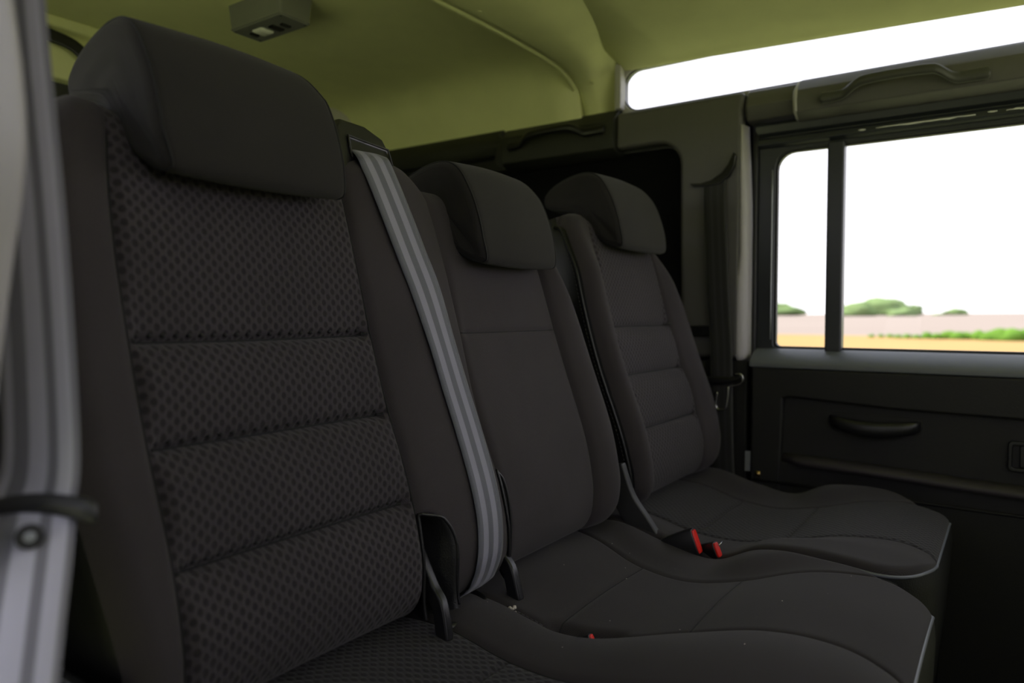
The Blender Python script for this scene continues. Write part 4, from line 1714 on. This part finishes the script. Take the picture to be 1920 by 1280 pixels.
# ================================================================== buckles
def buckle(name, loc, axis, label, mat_tip=True, size=1.0, L=.060):
    """body along axis ending in a red press button"""
    e = empty(name, loc, label, 'buckle')
    ax = Vector(axis).normalized()
    sidev = Vector((1, 0, 0)) - ax * ax.x
    sidev.normalize()
    upv = sidev.cross(ax)
    if upv.z < 0: upv = -upv
    loc = Vector(loc)

    def ring(t, a, b):
        return [loc + ax * t + sidev * (a * x_) + upv * (b * y_) for x_, y_ in ((-1, -.6), (-.8, -1), (.8, -1), (1, -.6), (1, .6), (.8, 1), (-.8, 1), (-1, .6))]
    s = size
    link('body', loft('body', [ring(-L, .008 * s, .014 * s), ring(-L * .7, .0105 * s, .018 * s), ring(-.012, .0115 * s, .021 * s), ring(0, .011 * s, .0205 * s)]), M['black'], e, bevel=.0015)
    link('press_button', loft('press_button', [ring(-.010, .0085 * s, .0185 * s), ring(.0012, .0085 * s, .0185 * s), ring(.0026, .0075 * s, .0175 * s)]), M['red'], e, bevel=.001, label='red press button')
    return e


buckle('belt_buckle', (1.1040, -.213, .488), (.10, -1, .38), 'black buckle with a tall red button between middle and far cushions, nearest the backrest')
buckle('belt_buckle', (1.118, -.242, .476), (-.35, -1, .40), 'small red-buttoned buckle with metal tip in the gap, just forward of the taller one', size=.62)
link('metal_tip', tube_mesh('metal_tip', [(1.105, -.2485, .488), (1.120, -.250, .4905)], .0012, 8), M['steel'], bpy.data.objects['belt_buckle.001'])
buckle('belt_buckle', (.742, -.222, .4640), (.25, -1, .5), 'red-tipped buckle sunk in the slit of the wide cushion', size=.50, L=.045)

# side mechanism low at the near side of the wide seat
lv = catmull([(.248, -.055, .44), (.246, -.095, .50), (.246, -.108, .545), (.246, -.098, .572), (.247, -.080, .575), (.248, -.07, .56)], 7)
rl = link('recliner_lever', tube_mesh('recliner_lever', lv, .008, 10), M['blackgloss'], dbl, label='glossy black recliner lever')
link('pin', disc_mesh('pin', (.240, -.098, .540), (-1, -.4, 0), .004, .003), M['brass'], rl, label='brass pin')
box('mount', (.250, -.075, .38), (.262, .02, .57), M['black'], rl, bevel=.004)

# ================================================================== roof lamp
lx0, lx1, ly0, ly1, lzb, lzt = .992, 1.072, .658, .832, 1.482, 1.535
lampo = empty('roof_lamp', ((lx0 + lx1) / 2, (ly0 + ly1) / 2, lzt), 'grey box-shaped interior lamp on the rear ceiling', 'lamp')
rings = []
for z, g in ((lzt, .004), (lzb + .006, 0), (lzb, .001)):
    rings.append([(x, y, z) for x, y in rrect(lx0 - g, lx1 + g, ly0 - g, ly1 + g, .006, 3)])
link('housing', loft('housing', rings), M['grey'], lampo, bevel=.001)
prism('cover', rrect(lx0 + .002, lx1 - .002, ly0 + .002, ly1 - .002, .006, 3), 'z', lzb - .003, lzb + .002, M['grey'], lampo, bevel=.001)
lc = ((lx0 + lx1) / 2, .770)
rings = []
for q in range(6):
    a = math.pi / 2 * q / 5
    s = math.cos(a)
    rings.append([(lc[0] + .018 * (.25 + .75 * s) * x, lc[1] + .019 * (.25 + .75 * s) * y, lzb - .003 - .006 * math.sin(a)) for x, y in rrect(-1, 1, -1, 1, .35, 4)])
link('lens', loft('lens', rings), M['lens'], lampo)
for (x, y, sx_, sy_) in ((lc[0], .800, .010, .006), (lc[0] + .004, .728, .016, .009), (lc[0] + .006, .700, .012, .006)):
    prism('switch', rrect(x - sx_, x + sx_, y - sy_, y + sy_, .003, 3), 'z', lzb - .006, lzb - .002, M['black'], lampo, bevel=.001)
for (x, y) in ((lx0 + .008, ly0 + .008), (lx1 - .008, ly0 + .008), (lx0 + .008, ly1 - .008), (lx1 - .008, ly1 - .008)):
    link('screw', disc_mesh('screw', (x, y, lzb - .003), (0, 0, -1), .0028, .0012, 12), M['black'], lampo)
